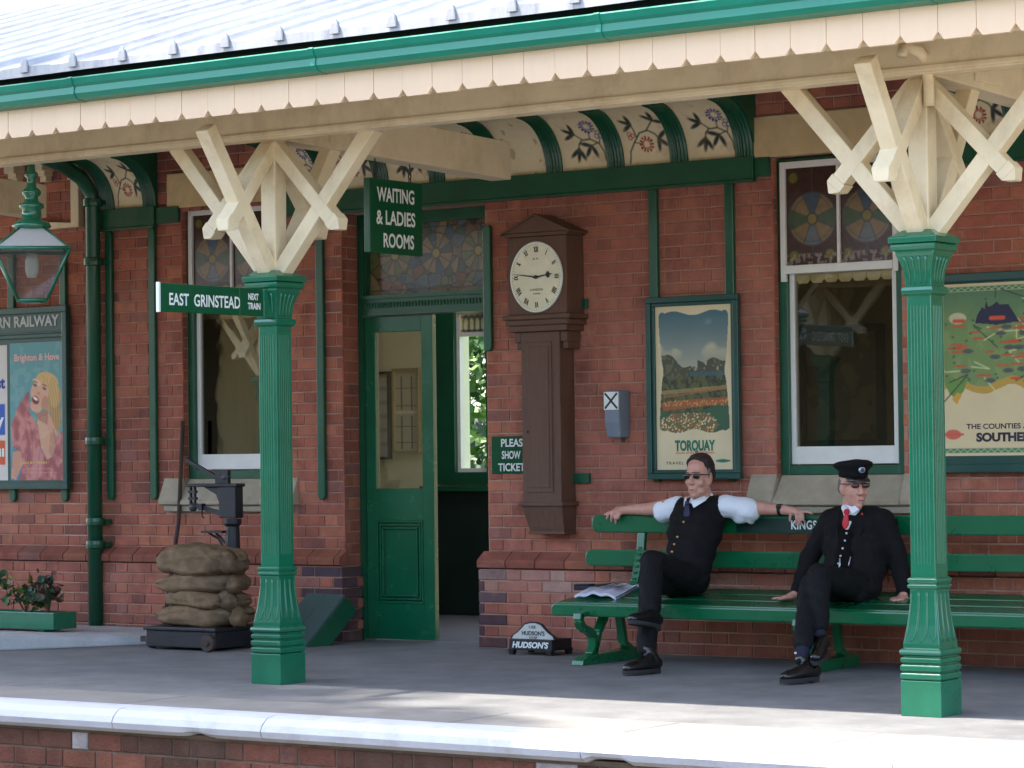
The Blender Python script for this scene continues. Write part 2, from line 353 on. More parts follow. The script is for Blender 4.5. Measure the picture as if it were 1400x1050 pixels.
# ================================================================== station building
B = thing('station_building', (0, 0, 0), 'red brick station building with green doorway, sash windows and painted coving', 'building')
WL, DR, WR = (-2.31, -1.47, 1.085, 2.97), (-.89, .28, -.1, 2.845), (2.40, 3.24, 1.085, 2.985)
HOLES = [WL, DR, WR]; WX0, WX1 = -7.0, 7.5
def wash(x, z, c):
    n = mnoise.noise(Vector((x*.9, z*1.3, 3.7)))
    f = max(0, min(1, (x-.3)/.6))*max(0, min(1, (z-.75)/.3))*max(0, min(1, (2.6-x)/.3))     # the wall round the clock has been smeared with pinkish mortar
    f = f*.45+max(0, n-.25)*.5
    if z < .5: f += .12
    e_ = max(0, mnoise.noise(Vector((x*3.1, z*4, 8.2)))+.15)*max(0, 1-abs(z-.5)/.22)*1.6 if .3 < x < 2.2 else 0
    c = tuple(a*(1-min(.7, e_))+b*min(.7, e_) for a, b in zip(c, (.46, .36, .31)))
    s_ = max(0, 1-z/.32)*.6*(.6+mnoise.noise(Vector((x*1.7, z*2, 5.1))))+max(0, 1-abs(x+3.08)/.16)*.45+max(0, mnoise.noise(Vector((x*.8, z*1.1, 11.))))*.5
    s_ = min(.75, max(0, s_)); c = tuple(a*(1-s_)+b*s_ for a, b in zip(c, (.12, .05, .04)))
    q = (.42, .165, .12); return tuple(a*(1-f)+b*f for a, b in zip(c, q))
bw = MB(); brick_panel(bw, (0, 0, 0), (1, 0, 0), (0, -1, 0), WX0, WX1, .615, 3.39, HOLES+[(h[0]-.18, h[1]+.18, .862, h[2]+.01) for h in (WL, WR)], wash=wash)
def blue(s0, s1, k, z):
    if z > .49: return False
    m_ = (s0+s1)/2
    return (-1.17 < m_ < -.87 and (k % 2 == 0 or m_ > -1.0)) or (.26 < m_ < (.42 if k % 2 == 0 else .34))
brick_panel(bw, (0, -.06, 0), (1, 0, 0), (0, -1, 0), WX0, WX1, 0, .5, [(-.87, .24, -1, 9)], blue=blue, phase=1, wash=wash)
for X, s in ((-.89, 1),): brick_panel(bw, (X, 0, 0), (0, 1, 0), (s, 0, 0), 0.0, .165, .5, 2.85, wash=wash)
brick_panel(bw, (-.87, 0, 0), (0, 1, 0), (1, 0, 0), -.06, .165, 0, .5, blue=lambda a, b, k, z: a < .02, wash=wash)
brick_panel(bw, (-2.31, 0, 0), (0, 1, 0), (1, 0, 0), 0, .05, 1.09, 2.97); brick_panel(bw, (2.40, 0, 0), (0, 1, 0), (1, 0, 0), 0, .05, 1.09, 2.97)
bw.out('brick_facing', BRICK, B, cols=True, fix=False)
mo = MB()
for a, b, c, d in [(WX0, -2.316, 0, 4.4), (-2.316, -1.47, 0, .90), (-2.316, -1.47, 2.97, 4.4), (-1.47, -.897, 0, 4.4), (-.897, .28, 2.845, 4.4), (.28, 2.394, 0, 4.4), (2.394, 3.24, 0, .90), (2.394, 3.24, 2.985, 4.4), (3.24, WX1, 0, 4.4)]:
    mo.box(a, b, .007, .30, c, d)
mo.box(WX0, -.88, -.052, .006, 0, .5); mo.box(.246, WX1, -.052, .006, 0, .5)
mo.out('mortar_wall', MORTAR, B)
# moulded string course
for a0, b0 in ((WX0, -.87), (.24, WX1)):
    st = MB(); x = a0
    while x < b0-.02:
        y1 = min(b0, x+.225); col = tuple(c_*.7 for c_ in brickcol()); pr = [(-.058, .505), (-.078, .512), (-.082, .545), (-.074, .562), (-.02, .597), (.0, .612), (.02, .612), (.02, .505)]
        n0 = len(st.v); st.prism(pr, (x+.004, y1-.004), 'x'); st.c[n0:] = [col]*(len(st.v)-n0); x = y1
    st.out('string_course', BRICK, B, cols=True)
# stone sills and cream lintels, one set per window
def window(off, first):
    wn = MB(); X0, X1 = 2.40+off, 3.24+off
    wn.box(X0+.002, X0+.06, .052, .15, 1.087, 2.975); wn.box(X1-.06, X1-.002, .052, .15, 1.087, 2.975); wn.box(X0+.06, X1-.06, .052, .15, 1.087, 1.142); wn.box(X0+.06, X1-.06, .052, .15, 2.95, 2.975)
    W = wn.out('window', DGREEN, B, bevel=.004)
    up = MB(); a, b = X0+.025, X1-.035
    up.box(a, a+.035, .035, .075, 2.24, 2.955); up.box(b-.035, b, .035, .075, 2.27, 2.955); up.box(a+.035, b-.035, .035, .075, 2.915, 2.955); up.box(a+.035, b-.035, .030, .075, 2.285, 2.335)
    mid = (a+b)/2; up.box(mid-.009, mid+.009, .035, .075, 2.335, 2.915); up.out('upper_sash', WHITEP, W, bevel=.003)
    lo = MB(); lo.box(a+.012, a+.065, .08, .115, 1.15, 2.30); lo.box(b-.065, b-.012, .08, .115, 1.15, 2.30); lo.box(a+.065, b-.065, .08, .115, 1.15, 1.255); lo.box(a+.065, b-.065, .08, .115, 2.285, 2.31)
    lo.out('lower_sash', WHITEP, W, bevel=.003)
    gp = MB(); gp.box(a+.06, b-.06, .096, .100, 1.25, 2.29); gp.out('pane', DIM, W)
    for s0, s1 in ((a+.035, mid-.009), (mid+.009, b-.035)):
        stained_rose(s0, s1, 2.335, 2.915, .055, W)
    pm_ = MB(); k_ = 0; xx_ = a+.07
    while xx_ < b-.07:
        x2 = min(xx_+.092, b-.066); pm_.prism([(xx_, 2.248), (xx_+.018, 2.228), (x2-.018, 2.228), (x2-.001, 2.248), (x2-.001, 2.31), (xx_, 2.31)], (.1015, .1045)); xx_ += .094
    pm_.out('valance_reflection', M('reflection_cream', (250, 230, 176), .7, .05), W)  # cream scallops modelled to imitate a valance reflected in the pane
    sl = MB(); sl.prism([(-.06, .905), (-.075, .912), (-.07, .935), (.051, 1.086), (.14, 1.086), (.14, .905)], (X0+.001, X1-.001), 'x')
    for s0, s1 in ((X0-.18, X0-.001), (X1+.001, X1+.18)): sl.prism([(-.058, .906), (-.072, .913), (-.072, .94), (-.012, 1.07), (-.008, 1.092), (.02, 1.092), (.02, .906)], (s0, s1), 'x')
    sl.box(X0-.15, X1+.15, -.045, .0, .862, .903)
    sl.out('sill', SILL, B, bevel=.006)
    li = MB(); li.box(X0-.12, X1+.12, -.02, .05, 2.987+(0 if first else -.015), 3.235+(0 if first else -.02)); li.out('lintel', CREAMSTONE, B, bevel=.008)
def stained_rose(x0, x1, z0, z1, y, parent):
    asp = (x1-x0)/(z1-z0); p = Paint(64, int(64/asp), (66, 42, 38), asp); cu, cv = .5, .47; r = .46
    lead = (66, 66, 64); X, Y = p.u-cu, (p.v-cv)/asp; d = np.hypot(X, Y); ang = np.degrees(np.arctan2(Y, X)) % 360
    ins = (d < r); seg = ((ang+22.5)//45).astype(int) % 8
    cl = [(58, 78, 48), (122, 100, 66), (60, 74, 90), (122, 100, 66), (58, 78, 48), (122, 100, 66), (92, 98, 104), (122, 100, 66)]
    for i, c in enumerate(cl): p.put((ins & (seg == i)).astype('f'), c)
    for i in range(8):
        a = math.radians(22.5+45*i); p.line([(cu, cv), (cu+r*math.cos(a), cv+r*math.sin(a)*asp)], .02, lead)
    p.ell(cu, cv, r, r, lead, ring=.010); p.ell(cu, cv, r*.86, r*.86, lead, ring=.006); p.ell(cu, cv, .1, .1, (120, 104, 44)); p.ell(cu, cv, .1, .1, (50, 46, 34), ring=.012)
    p.line([(.5, 0), (.5, cv-r*asp)], .02, lead); p.line([(.5, 1), (.5, cv+r*asp)], .02, lead); p.line([(0, cv), (.05, cv)], .02, lead); p.line([(0, .13), (1, .13)], .012, lead)
    for a, b in ((.14, .1), (.84, .1), (.14, .9)): p.ell(a, b, .1, .1, (112, 100, 48)); p.ell(a, b, .1, .1, (58, 56, 40), ring=.014)
    bt = (p.v < .12) & (p.noise(20, 20, 5) > .52); p.put(bt.astype('f'), (150, 140, 132), .7)
    p.sheet('stained_glass', flat(x0, x1, z0, z1, y), parent, STAIN)
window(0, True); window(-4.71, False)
# timber battens on the wall
for X, z0, z1 in ((-2.98, .944, 2.85), (-2.57, .944, 2.85), (-1.062, .943, 2.85), (.315, 1.89, 2.70), (1.57, 1.05, 2.86), (2.11, 1.05, 2.86), (3.47, 1.05, 2.86), (-3.43, .93, 2.75), (-3.95, .93, 2.75)):
    b = MB(); w_ = .031; r = [(X-w_, z0+.02), (X-w_*.5, z0), (X+w_*.5, z0), (X+w_, z0+.02), (X+w_, z1-.02), (X+w_*.5, z1), (X-w_*.5, z1), (X-w_, z1-.02)]
    b.prism(r, (-.034, -.0035)); b.out('batten', DGREEN, B, bevel=.006)
for z in (2.165, 1.075):
    b = MB(); b.box(.955, 1.075, -.034, -.0035, z-.03, z+.03); b.out('batten', DGREEN, B, bevel=.003)
# coving: green plate, ribs, painted panels
RC = .335
def cove(u, v, x0, x1):
    a = v*math.pi/2*1.0
    return np.stack([x0+(x1-x0)*u, -.012-RC*(1-np.cos(a)), 3.0+RC*np.sin(a)], -1)
def flower(kind):
    p = Paint(56, 84, (226, 208, 170), .68); D = (38, 48, 42); VS = .70; pl0 = p.line; p.line = lambda pts, wd, c, a=1.0: pl0([(u, v*VS) for u, v in pts], wd, c, a)
    def leaf(u, v, ang, l=.115): p.ell(u+math.cos(ang)*l*.9, v*VS+math.sin(ang)*l*.9*.68, l, .036, D, ang)
    def ringf(u, v, r, col):
        v *= VS; x, y = p.u-u, (p.v-v)/.68; d = np.hypot(x, y); a = np.arctan2(y, x)
        p.put(((np.abs(d-r) < .028) & (np.cos(a*12) > -.45)).astype('f'), col); p.ell(u, v, r*.62, r*.62, col, ring=.008)
    if kind == 'blue':
        cb = (62, 62, 132)
        p.line([(.95, .14), (.93, .28), (.86, .44), (.70, .53), (.52, .52), (.44, .44), (.42, .34)], .022, D); p.line([(.54, .53), (.40, .65)], .02, D); p.line([(.70, .53), (.72, .68)], .016, D); p.line([(.87, .44), (.91, .55)], .014, D)
        p.line([(.84, .45), (.66, .40)], .016, D)
        for u, v, a in ((.40, .65, 150), (.40, .65, 95), (.40, .65, 205), (.42, .36, 215), (.42, .36, 260), (.42, .36, 300), (.68, .41, 165), (.68, .40, 235), (.70, .40, 295)): leaf(u, v, R(a))
        ringf(.74, .79, .125, cb)
        for k in range(3): p.ell(.90+.045*math.cos(k*2.1+1.57), .60*VS+.045*.72*math.sin(k*2.1+1.57), .04, .04, cb, ring=.006)
    elif kind == 'red':
        cr = (150, 42, 38)
        p.line([(.15, .05), (.18, .25), (.29, .40), (.44, .56), (.62, .60), (.74, .52), (.81, .42)], .022, D); p.line([(.36, .48), (.33, .76)], .02, D); p.line([(.60, .60), (.80, .80)], .02, D); p.line([(.29, .4), (.45, .36)], .014, D)
        for u, v, a in ((.33, .74, 95), (.33, .74, 150), (.33, .74, 215), (.8, .79, 90), (.8, .79, 140), (.8, .79, -20), (.79, .43, 40), (.79, .43, -40), (.79, .43, 265)): leaf(u, v, R(a))
        ringf(.53, .35, .12, cr)
        for k in range(3): p.ell(.25+.04*math.cos(k*2.1), .52*VS+.04*.72*math.sin(k*2.1), .036, .036, cr, ring=.006)
    n = p.noise(6, 6, 11 if kind == 'plain' else 3); p.put((n > .66).astype('f'), (150, 120, 90), .5 if kind == 'plain' else .15)
    return p
FL = {k: flower(k) for k in ('blue', 'red', 'plain')}
def bay(x0, x1, ribs, kinds, name):
    bm_ = MB(); bm_.box(x0, x1, -.045, .0, 2.862, 3.0); bm_.box(x0, x1, -.055, -.0, 2.846, 2.862); bm_.out('cove_plate', DGREEN, B, bevel=.004)
    for c, (ra, rb) in zip(kinds, zip(ribs[:-1], ribs[1:])):
        FL[c].sheet('cove_panel', lambda u, v, a=ra+.052, b=rb-.052: cove(u, v, a, b), B, ENAMEL)
    for rx in ribs:
        rb = MB(); prof = [(-.062, -.008)]+[(x_*.88, y_*.62) for x_, y_ in ((-.07, .02), (-.058, .035), (-.046, .022), (-.034, .040), (-.022, .025), (-.010, .045), (0, .027), (.010, .045), (.022, .025), (.034, .040), (.046, .022), (.058, .035), (.07, .02))]+[(.062, -.008)]
        rings = []
        for i in range(13):
            a = math.pi/2*i/12; cy, cz = -.012-RC, 3.0
            rings.append([(rx+q, cy+(RC-h)*math.cos(a), cz+(RC-h)*math.sin(a)) for q, h in prof])
        rb.loft(rings); rb.out('cove_rib', DGREEN, B)
    for X in (x0+.004, x1-.004):
        en = MB()
        pts = [(-.0, 3.0), (-.0, 3.37)]+[(-.012-RC*(1-math.cos(math.pi/2*i/8))+.004, 3.0+RC*math.sin(math.pi/2*i/8)) for i in range(8, -1, -1)]
        en.prism(pts, (X-.004, X+.004), 'x')
        en.out('cove_end', DGREEN, B)
bay(-1.42, 2.29, [-1.36, -1.0, -.54, -.08, .38, .84, 1.30, 1.76, 2.22], ['blue', 'red', 'blue', 'blue', 'plain', 'blue', 'red', 'blue'], 'b')
bay(-3.04, -2.53, [-2.99, -2.59], ['red'], 'a')
bay(3.46, 6.3, [3.53, 3.98, 4.43, 4.88, 5.33, 5.78, 6.24], ['red', 'plain', 'blue', 'red', 'blue', 'red'], 'c')
for a, b in ((2.293, 2.39), (-2.525, -2.32), (3.25, 3.455), (-1.46, -1.425)):
    t = MB(); t.box(a, b, -.03, -.003, 2.872, 2.985); t.out('cove_plate', DGREEN, B)
# cream trim frame and corbels high on the left wall
t = MB(); t.prism([(-3.315, 2.92), (-3.237, 2.895), (-3.237, 3.36), (-3.315, 3.36)], (-.06, -.003)); t.prism([(-3.315, 2.925), (-3.70, 2.955), (-3.70, 2.89), (-3.237, 2.893)], (-.056, -.0031)); t.out('trim_frame', CREAM, B, bevel=.004)
for X in (-3.87, -3.58, -3.31):
    t = MB(); t.box(X-.05, X+.05, -.12, -.004, 3.31, 3.37); t.box(X-.04, X+.04, -.09, -.004, 3.275, 3.31); t.box(X-.03, X+.03, -.065, -.004, 3.235, 3.275); t.out('corbel', CREAM, B, bevel=.004)
# doorway
fr = MB(); fr.box(-.888, -.862, .165, .29, 0, 2.165); fr.box(-.888, -.82, .165, .29, 2.165, 2.845); fr.box(.22, .278, .165, .29, 0, 2.845); fr.box(-.82, .22, .165, .29, 2.77, 2.845); fr.box(-.82, .22, .15, .29, 2.165, 2.30)
fr.box(-.84, .24, .135, .165, 2.275, 2.30); fr.box(-.84, .24, .14, .165, 2.165, 2.185); fr.box(-.86, -.83, .15, .166, 2.3, 2.83)
x = -.81
while x < .22: fr.ell((x, .152, 2.232), (.011, .012, .026), n=8); x += .026
DF = fr.out('door_frame', DGREEN, B)
def fanlight():
    x0, x1, z0, z1 = -.82, .22, 2.30, 2.77; asp = (x1-x0)/(z1-z0); p = Paint(230, 110, (74, 84, 66), asp); r_ = random.Random(3); ld = (54, 44, 38)
    pal = [(96, 104, 62), (84, 96, 98), (128, 112, 78), (66, 84, 92), (104, 92, 60), (60, 78, 58), (110, 78, 52)]
    # irregular leaded quarries
    pts = np.array([(r_.random(), r_.random()) for _ in range(90)]); X, Y = p.u, p.v/asp; D = np.stack([np.hypot(X-a, Y-b/asp) for a, b in pts]); o = np.argsort(D, 0); near = o[0]
    for i in range(90): p.put((near == i).astype('f'), pal[r_.randrange(7)])
    dd = np.take_along_axis(D, o[:2], 0); p.put(((dd[1]-dd[0]) < .0055).astype('f'), ld)
    for cu in (.2, .53, .86):
        cv = .56; x, y = p.u-cu, (p.v-cv)/asp; d = np.hypot(x, y); a = np.degrees(np.arctan2(y, x)) % 360; s = (a//30).astype(int)
        for k in range(12): p.put(((d < .13) & (s == k)).astype('f'), pal[(k*2+int(cu*10)) % 4 if cu != .53 else (2 if k % 3 else 3)])
        for k in range(12): aa = R(30*k); p.line([(cu, cv), (cu+.13*math.cos(aa), cv+.13*asp*math.sin(aa))], .006, ld)
        p.ell(cu, cv, .13, .13, ld, ring=.0035); p.ell(cu, cv, .032, .032, (150, 134, 62)); p.ell(cu, cv, .032, .032, ld, ring=.004)
    for k in range(1, 9): p.line([(k/9, .93), (k/9, 1)], .005, ld)
    p.line([(0, .93), (1, .93)], .006, ld); p.line([(0, .07), (1, .07)], .006, ld); p.line([(0, .72), (1, .72)], .004, (110, 110, 104))
    p.sheet('stained_glass', flat(x0, x1, z0, z1, .215), DF, STAIN)
fanlight()
dl = MB(); a, b, Y = -.860, -.300, .2
for q in ((a, a+.082, 0.012, 2.16), (b-.09, b, .012, 2.16), (a+.082, b-.09, 2.055, 2.16), (a+.082, b-.09, .80, 1.012), (a+.082, b-.09, .012, .25)): dl.box(q[0], q[1], Y, Y+.045, q[2], q[3])
DOORG = M('door_green', (12, 92, 60), .25, .12, 5, .06, 30, spec=.5, coat=.3)
D_ = dl.out('door', DOORG, B, bevel=.003)
pn = MB(); xa, xb = a+.082, b-.09; pn.box(xa, xb, Y+.018, Y+.03, .25, .80)
for i, (d, h) in enumerate(((0, .012), (.022, .004), (.044, .012))):
    for q in ((xa+d, xb-d, .25+d, .25+d+.014), (xa+d, xb-d, .80-d-.014, .80-d), (xa+d, xa+d+.014, .264+d, .786-d), (xb-d-.014, xb-d, .264+d, .786-d)): pn.box(q[0], q[1], Y-h*.6, Y+.019, q[2], q[3])
pn.out('door_panel', DOORG, D_, bevel=.003)
gp = MB(); gp.box(xa-.004, xb+.004, Y+.02, Y+.025, 1.008, 2.06); gp.out('pane', GLASS, D_)
d2 = MB(); d2.box(.215, .255, .29, .86, .012, 2.16); d2.box(.205, .262, .75, .86, .012, 2.16); d2.box(.205, .262, .29, .40, .012, 2.16); D2 = d2.out('door', DGREEN, B, bevel=.003)
tag(D2, 'inner door leaf folded back into the room')
# ------------------------------------------------------------------ rooms behind the wall
INW = M('inner_wall_cream', (236, 226, 190), .8, .08, 3); INB = M('inner_brown', (112, 100, 74), .8, .1, 4); FLOORW = M('inner_floor', (96, 98, 106), .45, .15, 6, stretch=(1, 12, 1)); INDK = M('inner_dado', (12, 34, 28), .5, .1, 4)
rm = MB()
rm.box(-5, -1.99, 2.8, 2.95, .95, 3.4); rm.box(-1.68, -.6, 2.8, 2.95, .95, 3.4); rm.box(-1.99, -1.68, 2.8, 2.95, 2.33, 3.4); rm.box(-1.99, -1.68, 2.8, 2.95, .95, 1.10)
rm.box(-.6, .5, 2.8, 2.95, 2.6, 3.4); rm.box(.5, .7, 2.8, 2.95, .95, 3.4); rm.box(-5.1, -5, .3, 2.95, .95, 3.4); rm.box(.7, .8, .3, 2.95, 0, 3.4); rm.box(-5.1, -3.1, .3, 2.95, 3.4, 3.45); rm.box(-3.1, .8, .3, .5, 3.4, 3.45); rm.box(-3.1, .8, 2.0, 2.95, 3.4, 3.45); rm.box(-3.1, -2.1, .5, 2.0, 3.4, 3.45); rm.box(.4, .8, .5, 2.0, 3.4, 3.45)  # ceiling gap and wide back opening added to brighten the room
rm.out('inner_wall', INW, B)
pw = MB(); pw.box(-3.16, -3.06, .31, 2.79, .95, 3.39); pw.out('inner_wall', M('inner_olive', (98, 90, 66), .8, .15, 3, stain=(60, 56, 44), stain_amt=.7, stretch=(1, 3, .5)), B)  # partition added to make the view through the left window darker
rb = MB(); rb.box(-3.18, -3.04, .3, 2.77, 0, .95); rb.box(-5, .7, 2.77, 2.95, 0, .95); rb.box(-5.1, -4.97, .3, 2.77, 0, .95); rb.out('dado', INDK, B)
fl = MB(); fl.box(-5.1, 6, .31, 2.95, -.08, -.004); fl.out('inner_floor', FLOORW, B)
r2 = MB(); r2.box(.8, 6, 2.3, 2.45, 0, 3.4); r2.box(6, 6.1, .3, 2.45, 0, .9); r2.box(6, 6.1, .3, 2.45, 3.1, 3.4); r2.box(.8, 6.1, .3, 2.45, 3.4, 3.45); r2.out('inner_wall', INB, B)  # end wall left open, an added gap to let daylight in
bk = MB()
for q in ((-2.16, -1.985, 1.0, 2.6), (-1.685, -1.6, 1.0, 2.6), (-1.985, -1.685, 2.335, 2.6), (-1.985, -1.685, 1.0, 1.095)): bk.box(q[0], q[1], 2.74, 2.80, q[2], q[3])
bk.box(-2.3, -1.5, 2.70, 2.765, .95, .99)
W3 = bk.out('window', DGREEN, B)
bs = MB()
for q in ((-1.985, -1.955, 1.095, 2.335), (-1.71, -1.685, 1.095, 2.335), (-1.955, -1.71, 1.095, 1.125), (-1.955, -1.71, 2.14, 2.17), (-1.955, -1.71, 2.31, 2.335)): bs.box(q[0], q[1], 2.78, 2.83, q[2], q[3])
bs.out('sash', WHITEP, W3)
pb = Paint(30, 20, (222, 214, 170), 1.6); 
for k in range(4): pb.ell(.2+.22*k, .4, .12, .3, (90, 110, 70), ring=.02)
pb.line([(0, .1), (1, .1)], .04, (60, 60, 70)); pb.line([(0, .85), (1, .85)], .04, (90, 100, 150)); pb.sheet('stained_glass', flat(-1.955, -1.71, 2.17, 2.31, 2.80), W3, STAIN)

# inner notice boards
def board(name, x0, x1, z0, z1, label, dark):
    t = thing(name, ((x0+x1)/2, 2.78, z0), label, 'notice board', 'notice boards inside the waiting room'); f = MB(); w_ = .018
    for q in ((x0, x1, z0, z0+w_), (x0, x1, z1-w_, z1), (x0, x0+w_, z0+w_, z1-w_), (x1-w_, x1, z0+w_, z1-w_)): f.box(q[0], q[1], 2.755, 2.795, q[2], q[3])
    f.out('frame', IRON if dark else M('pale_wood', (170, 150, 110), .6), t)
    p = Paint(40, 90, (206, 190, 166), .4)
    if dark:
        for k in range(6): p.poly([(.04, k/6+.02), (.96, k/6+.02), (.96, k/6+.13), (.04, k/6+.13)], (226, 218, 208))
    else:
        for a in (.28, .72): p.line([(a, .03), (a, .42)], .06, (92, 84, 70)); p.line([(a, .52), (a, .92)], .06, (92, 84, 70))
        for b in (.1, .3, .56, .78): p.line([(0, b), (1, b)], .02, (92, 84, 70))
        p.poly([(0, .46), (1, .46), (1, .5), (0, .5)], (236, 226, 200))
    p.sheet('notices', flat(x0+w_, x1-w_, z0+w_, z1-w_, 2.775), t, PRINT)
board('notice_board', -2.84, -2.63, 1.20, 1.89, 'dark framed board of stacked white notices inside the waiting room', True)
board('notice_board', -2.60, -2.34, 1.25, 1.91, 'pale framed timetable board seen through the green door glass', False)
t = thing('picture', (2.0, 2.28, 1.2), 'dim dark framed picture on the wall inside the room behind the bench', 'picture'); f = MB()
for q in ((1.30, 1.95, 1.25, 1.30), (1.30, 1.95, 2.03, 2.08), (1.30, 1.35, 1.30, 2.03), (1.90, 1.95, 1.30, 2.03)): f.box(q[0], q[1], 2.25, 2.297, q[2], q[3])
f.out('frame', IRON, t); p = Paint(30, 40, (120, 112, 92), .8); n_ = p.noise(4, 4, 2); p.put((n_ > .5).astype('f'), (84, 84, 74), .8); p.sheet('print', flat(1.35, 1.90, 1.30, 2.03, 2.28), t, PRINT)

# ================================================================== platform canopy
def canopy(X0, X1, Y0, sgn, label, joint0, beams, name='platform_canopy'):
    """valance plane at Y0; roof rises away in direction sgn (+1 = towards +Y)"""
    T = thing(name, ((X0+X1)/2, Y0, 3.0), label, 'canopy')
    f = lambda d: Y0+sgn*d
    def bx(mb, x0, x1, d0, d1, z0, z1): y0, y1 = sorted((f(d0), f(d1))); mb.box(x0, x1, y0, y1, z0, z1)
    v = MB(); P_ = .1826; n0 = int(math.floor((X0-joint0)/P_)); x = joint0+n0*P_
    while x < X1:
        d = random.uniform(-.0015, .0015); a, b = x+.0009, x+P_-.0009; c = .027; j = random.uniform(-.002, .002)
        poly = [(a, 3.012+c*1.25), (a+c, 3.012+j), (b-c, 3.012+j), (b, 3.012+c*1.25), (b, 3.20), (a, 3.20)]
        y0, y1 = sorted((f(d), f(.022+d))); v.prism(poly, (y0, y1)); x += P_
    V = v.out('valance', VAL, T, bevel=.0015)
    b_ = MB(); bx(b_, X0, X1, .024, .06, 3.07, 3.30); bx(b_, X0, X1, .06, .16, 3.04, 3.16); b_.out('fascia', CREAM, T)
    gt = MB(); prof = [(.0, 3.165), (-.03, 3.168), (-.075, 3.175), (-.095, 3.20), (-.092, 3.235), (-.105, 3.25), (-.115, 3.28), (-.105, 3.288), (-.09, 3.27), (-.02, 3.26), (.0, 3.27)]
    gt.loft([[(X, f(d), z) for d, z in prof] for X in (X0, X1)]); G = gt.out('gutter', GUTG, T)
    if sgn > 0:
        for X in (-1.6, .132, 1.80, 3.517, 5.2):
            gj = MB(); gj.loft([[(X_, f(d*1.04-.002), 3.165+(z-3.165)*1.03-.002) for d, z in prof] for X_ in (X-.016, X+.016)]); gj.out('gutter_joint', GUTG, G)
    sl = math.tan(R(17.3)); DL = 3.5
    dk = MB(); dk.loft([[(X, f(d), z) for d, z in ((.02, 3.29), (.02, 3.34), (DL, 3.34+sl*DL), (DL, 3.29+sl*DL))] for X in (X0, X1)]); dk.out('roof_boards', DARK, T)
    rf = MB(); rings = []; nx = int((X1-X0)/(.0085 if sgn > 0 else .06)); ny = 14
    gv, gf = [], []
    for i in range(nx+1):
        X = X0+(X1-X0)*i/nx; k = round((X-.137)/.361); ph = (X-.137)/.361-k; dd_ = ph*.361+.004*math.sin(k*5.1); roll = .036*math.sqrt(max(0, 1-(dd_/.027)**2))+.006*math.exp(-(dd_/.06)**2)
        sagj = mnoise.noise(Vector((k*1.7, .5, 0)))*.012
        for j in range(ny+1):
            t_ = j/ny; d = -.085+(DL+.085)*t_; wv = mnoise.noise(Vector((X*1.9, d*1.2, 2)))*.012+mnoise.noise(Vector((X*7, d*3, 5)))*.004
            z = 3.372+sl*(d+.085)+roll*(1+.15*mnoise.noise(Vector((k, d*2, 9))))+wv+sagj*(1-t_)
            gv.append((X, f(d), z))
        Z0 = gv[-(ny+1)][2]
    for i in range(nx):
        for j in range(ny): q = i*(ny+1)+j; gf.append((q, q+ny+1, q+ny+2, q+1))
    rf.add(gv, gf)
    # turned-down lead apron along the eave
    av, af = [], []
    for i in range(nx+1):
        x_, y_, z_ = gv[i*(ny+1)]; lo = 3.325+.012*mnoise.noise(Vector((x_*1.1, 7, 0)))-.01*(mnoise.noise(Vector((x_*.7, 3, 0))) > .2)
        av += [(x_, y_, z_), (x_, y_-sgn*.004, lo)]
    for i in range(nx): af.append((2*i, 2*i+1, 2*i+3, 2*i+2))
    rf.add(av, af)
    k0 = int((X0-.137)/.361)
    ro = rf.out('roof', LEAD, T, smooth=True, fix=False)
    k = k0; first = None
    while .137+k*.361 < X1:
        X = .137+k*.361; k += 1
        if X < X0: continue
        if first is None:
            cp = MB(); rr_ = [(0, 0, .040), (.010, 0, .034), (.020, .003, .012), (.026, .004, -.02), (.028, .004, -.04)]
            cp.loft([[(X+s*(a+.0005), f(-.088-b-.012*(s2 > 0)), 3.385+c) for s, s2 in ((-1, 0), (-1, 1), (1, 1), (1, 0))] for a, b, c in rr_]); first = cp.out('roll_end', LEAD, ro, smooth=False, bevel=.006); fx = X
        else:
            c_ = first.copy(); COL.objects.link(c_); c_.parent = ro; c_.location = (X-fx, .004*mnoise.noise(Vector((X, 3, 1))), .008*mnoise.noise(Vector((X, 1, 1)))); ORG[c_.name] = ORG[first.name]
    cl = MB(); bx(cl, X0, X1, .06, 3.16, 3.342, 3.36)
    cl.out('ceiling', CREAM, T)
    mbm = MB(); bx(mbm, X0, X1, .61, .73, 2.962, 3.20); bx(mbm, X0, X1, .60, .61, 2.975, 3.0); mbm.out('beam', CREAM, T, bevel=.006)
    for X in beams:
        cb = MB(); y0, y1 = f(.735), f(2.92 if sgn > 0 else 3.0)
        cb.loft([[(X+a, y, z+(0 if y == y0 else -.055)) for a, z in ((-.075, 2.965), (.075, 2.965), (.075, 3.195), (-.075, 3.195))] for y in (y0, y1)])
        cbo = cb.out('cross_beam', CREAM, T, bevel=.006)
        pt = MB(); pt.box(X+.072, X+.086, min(f(1.15), f(1.45)), max(f(1.15), f(1.45)), 2.985, 3.16); pt.out('beam_plate', CREAM, cbo, bevel=.003)
    return T
CN = canopy(-9, 12, -3.5, 1, 'long cream valanced platform canopy with white lead roof and green gutter', 1.378, [.825, 4.76, -3.11])
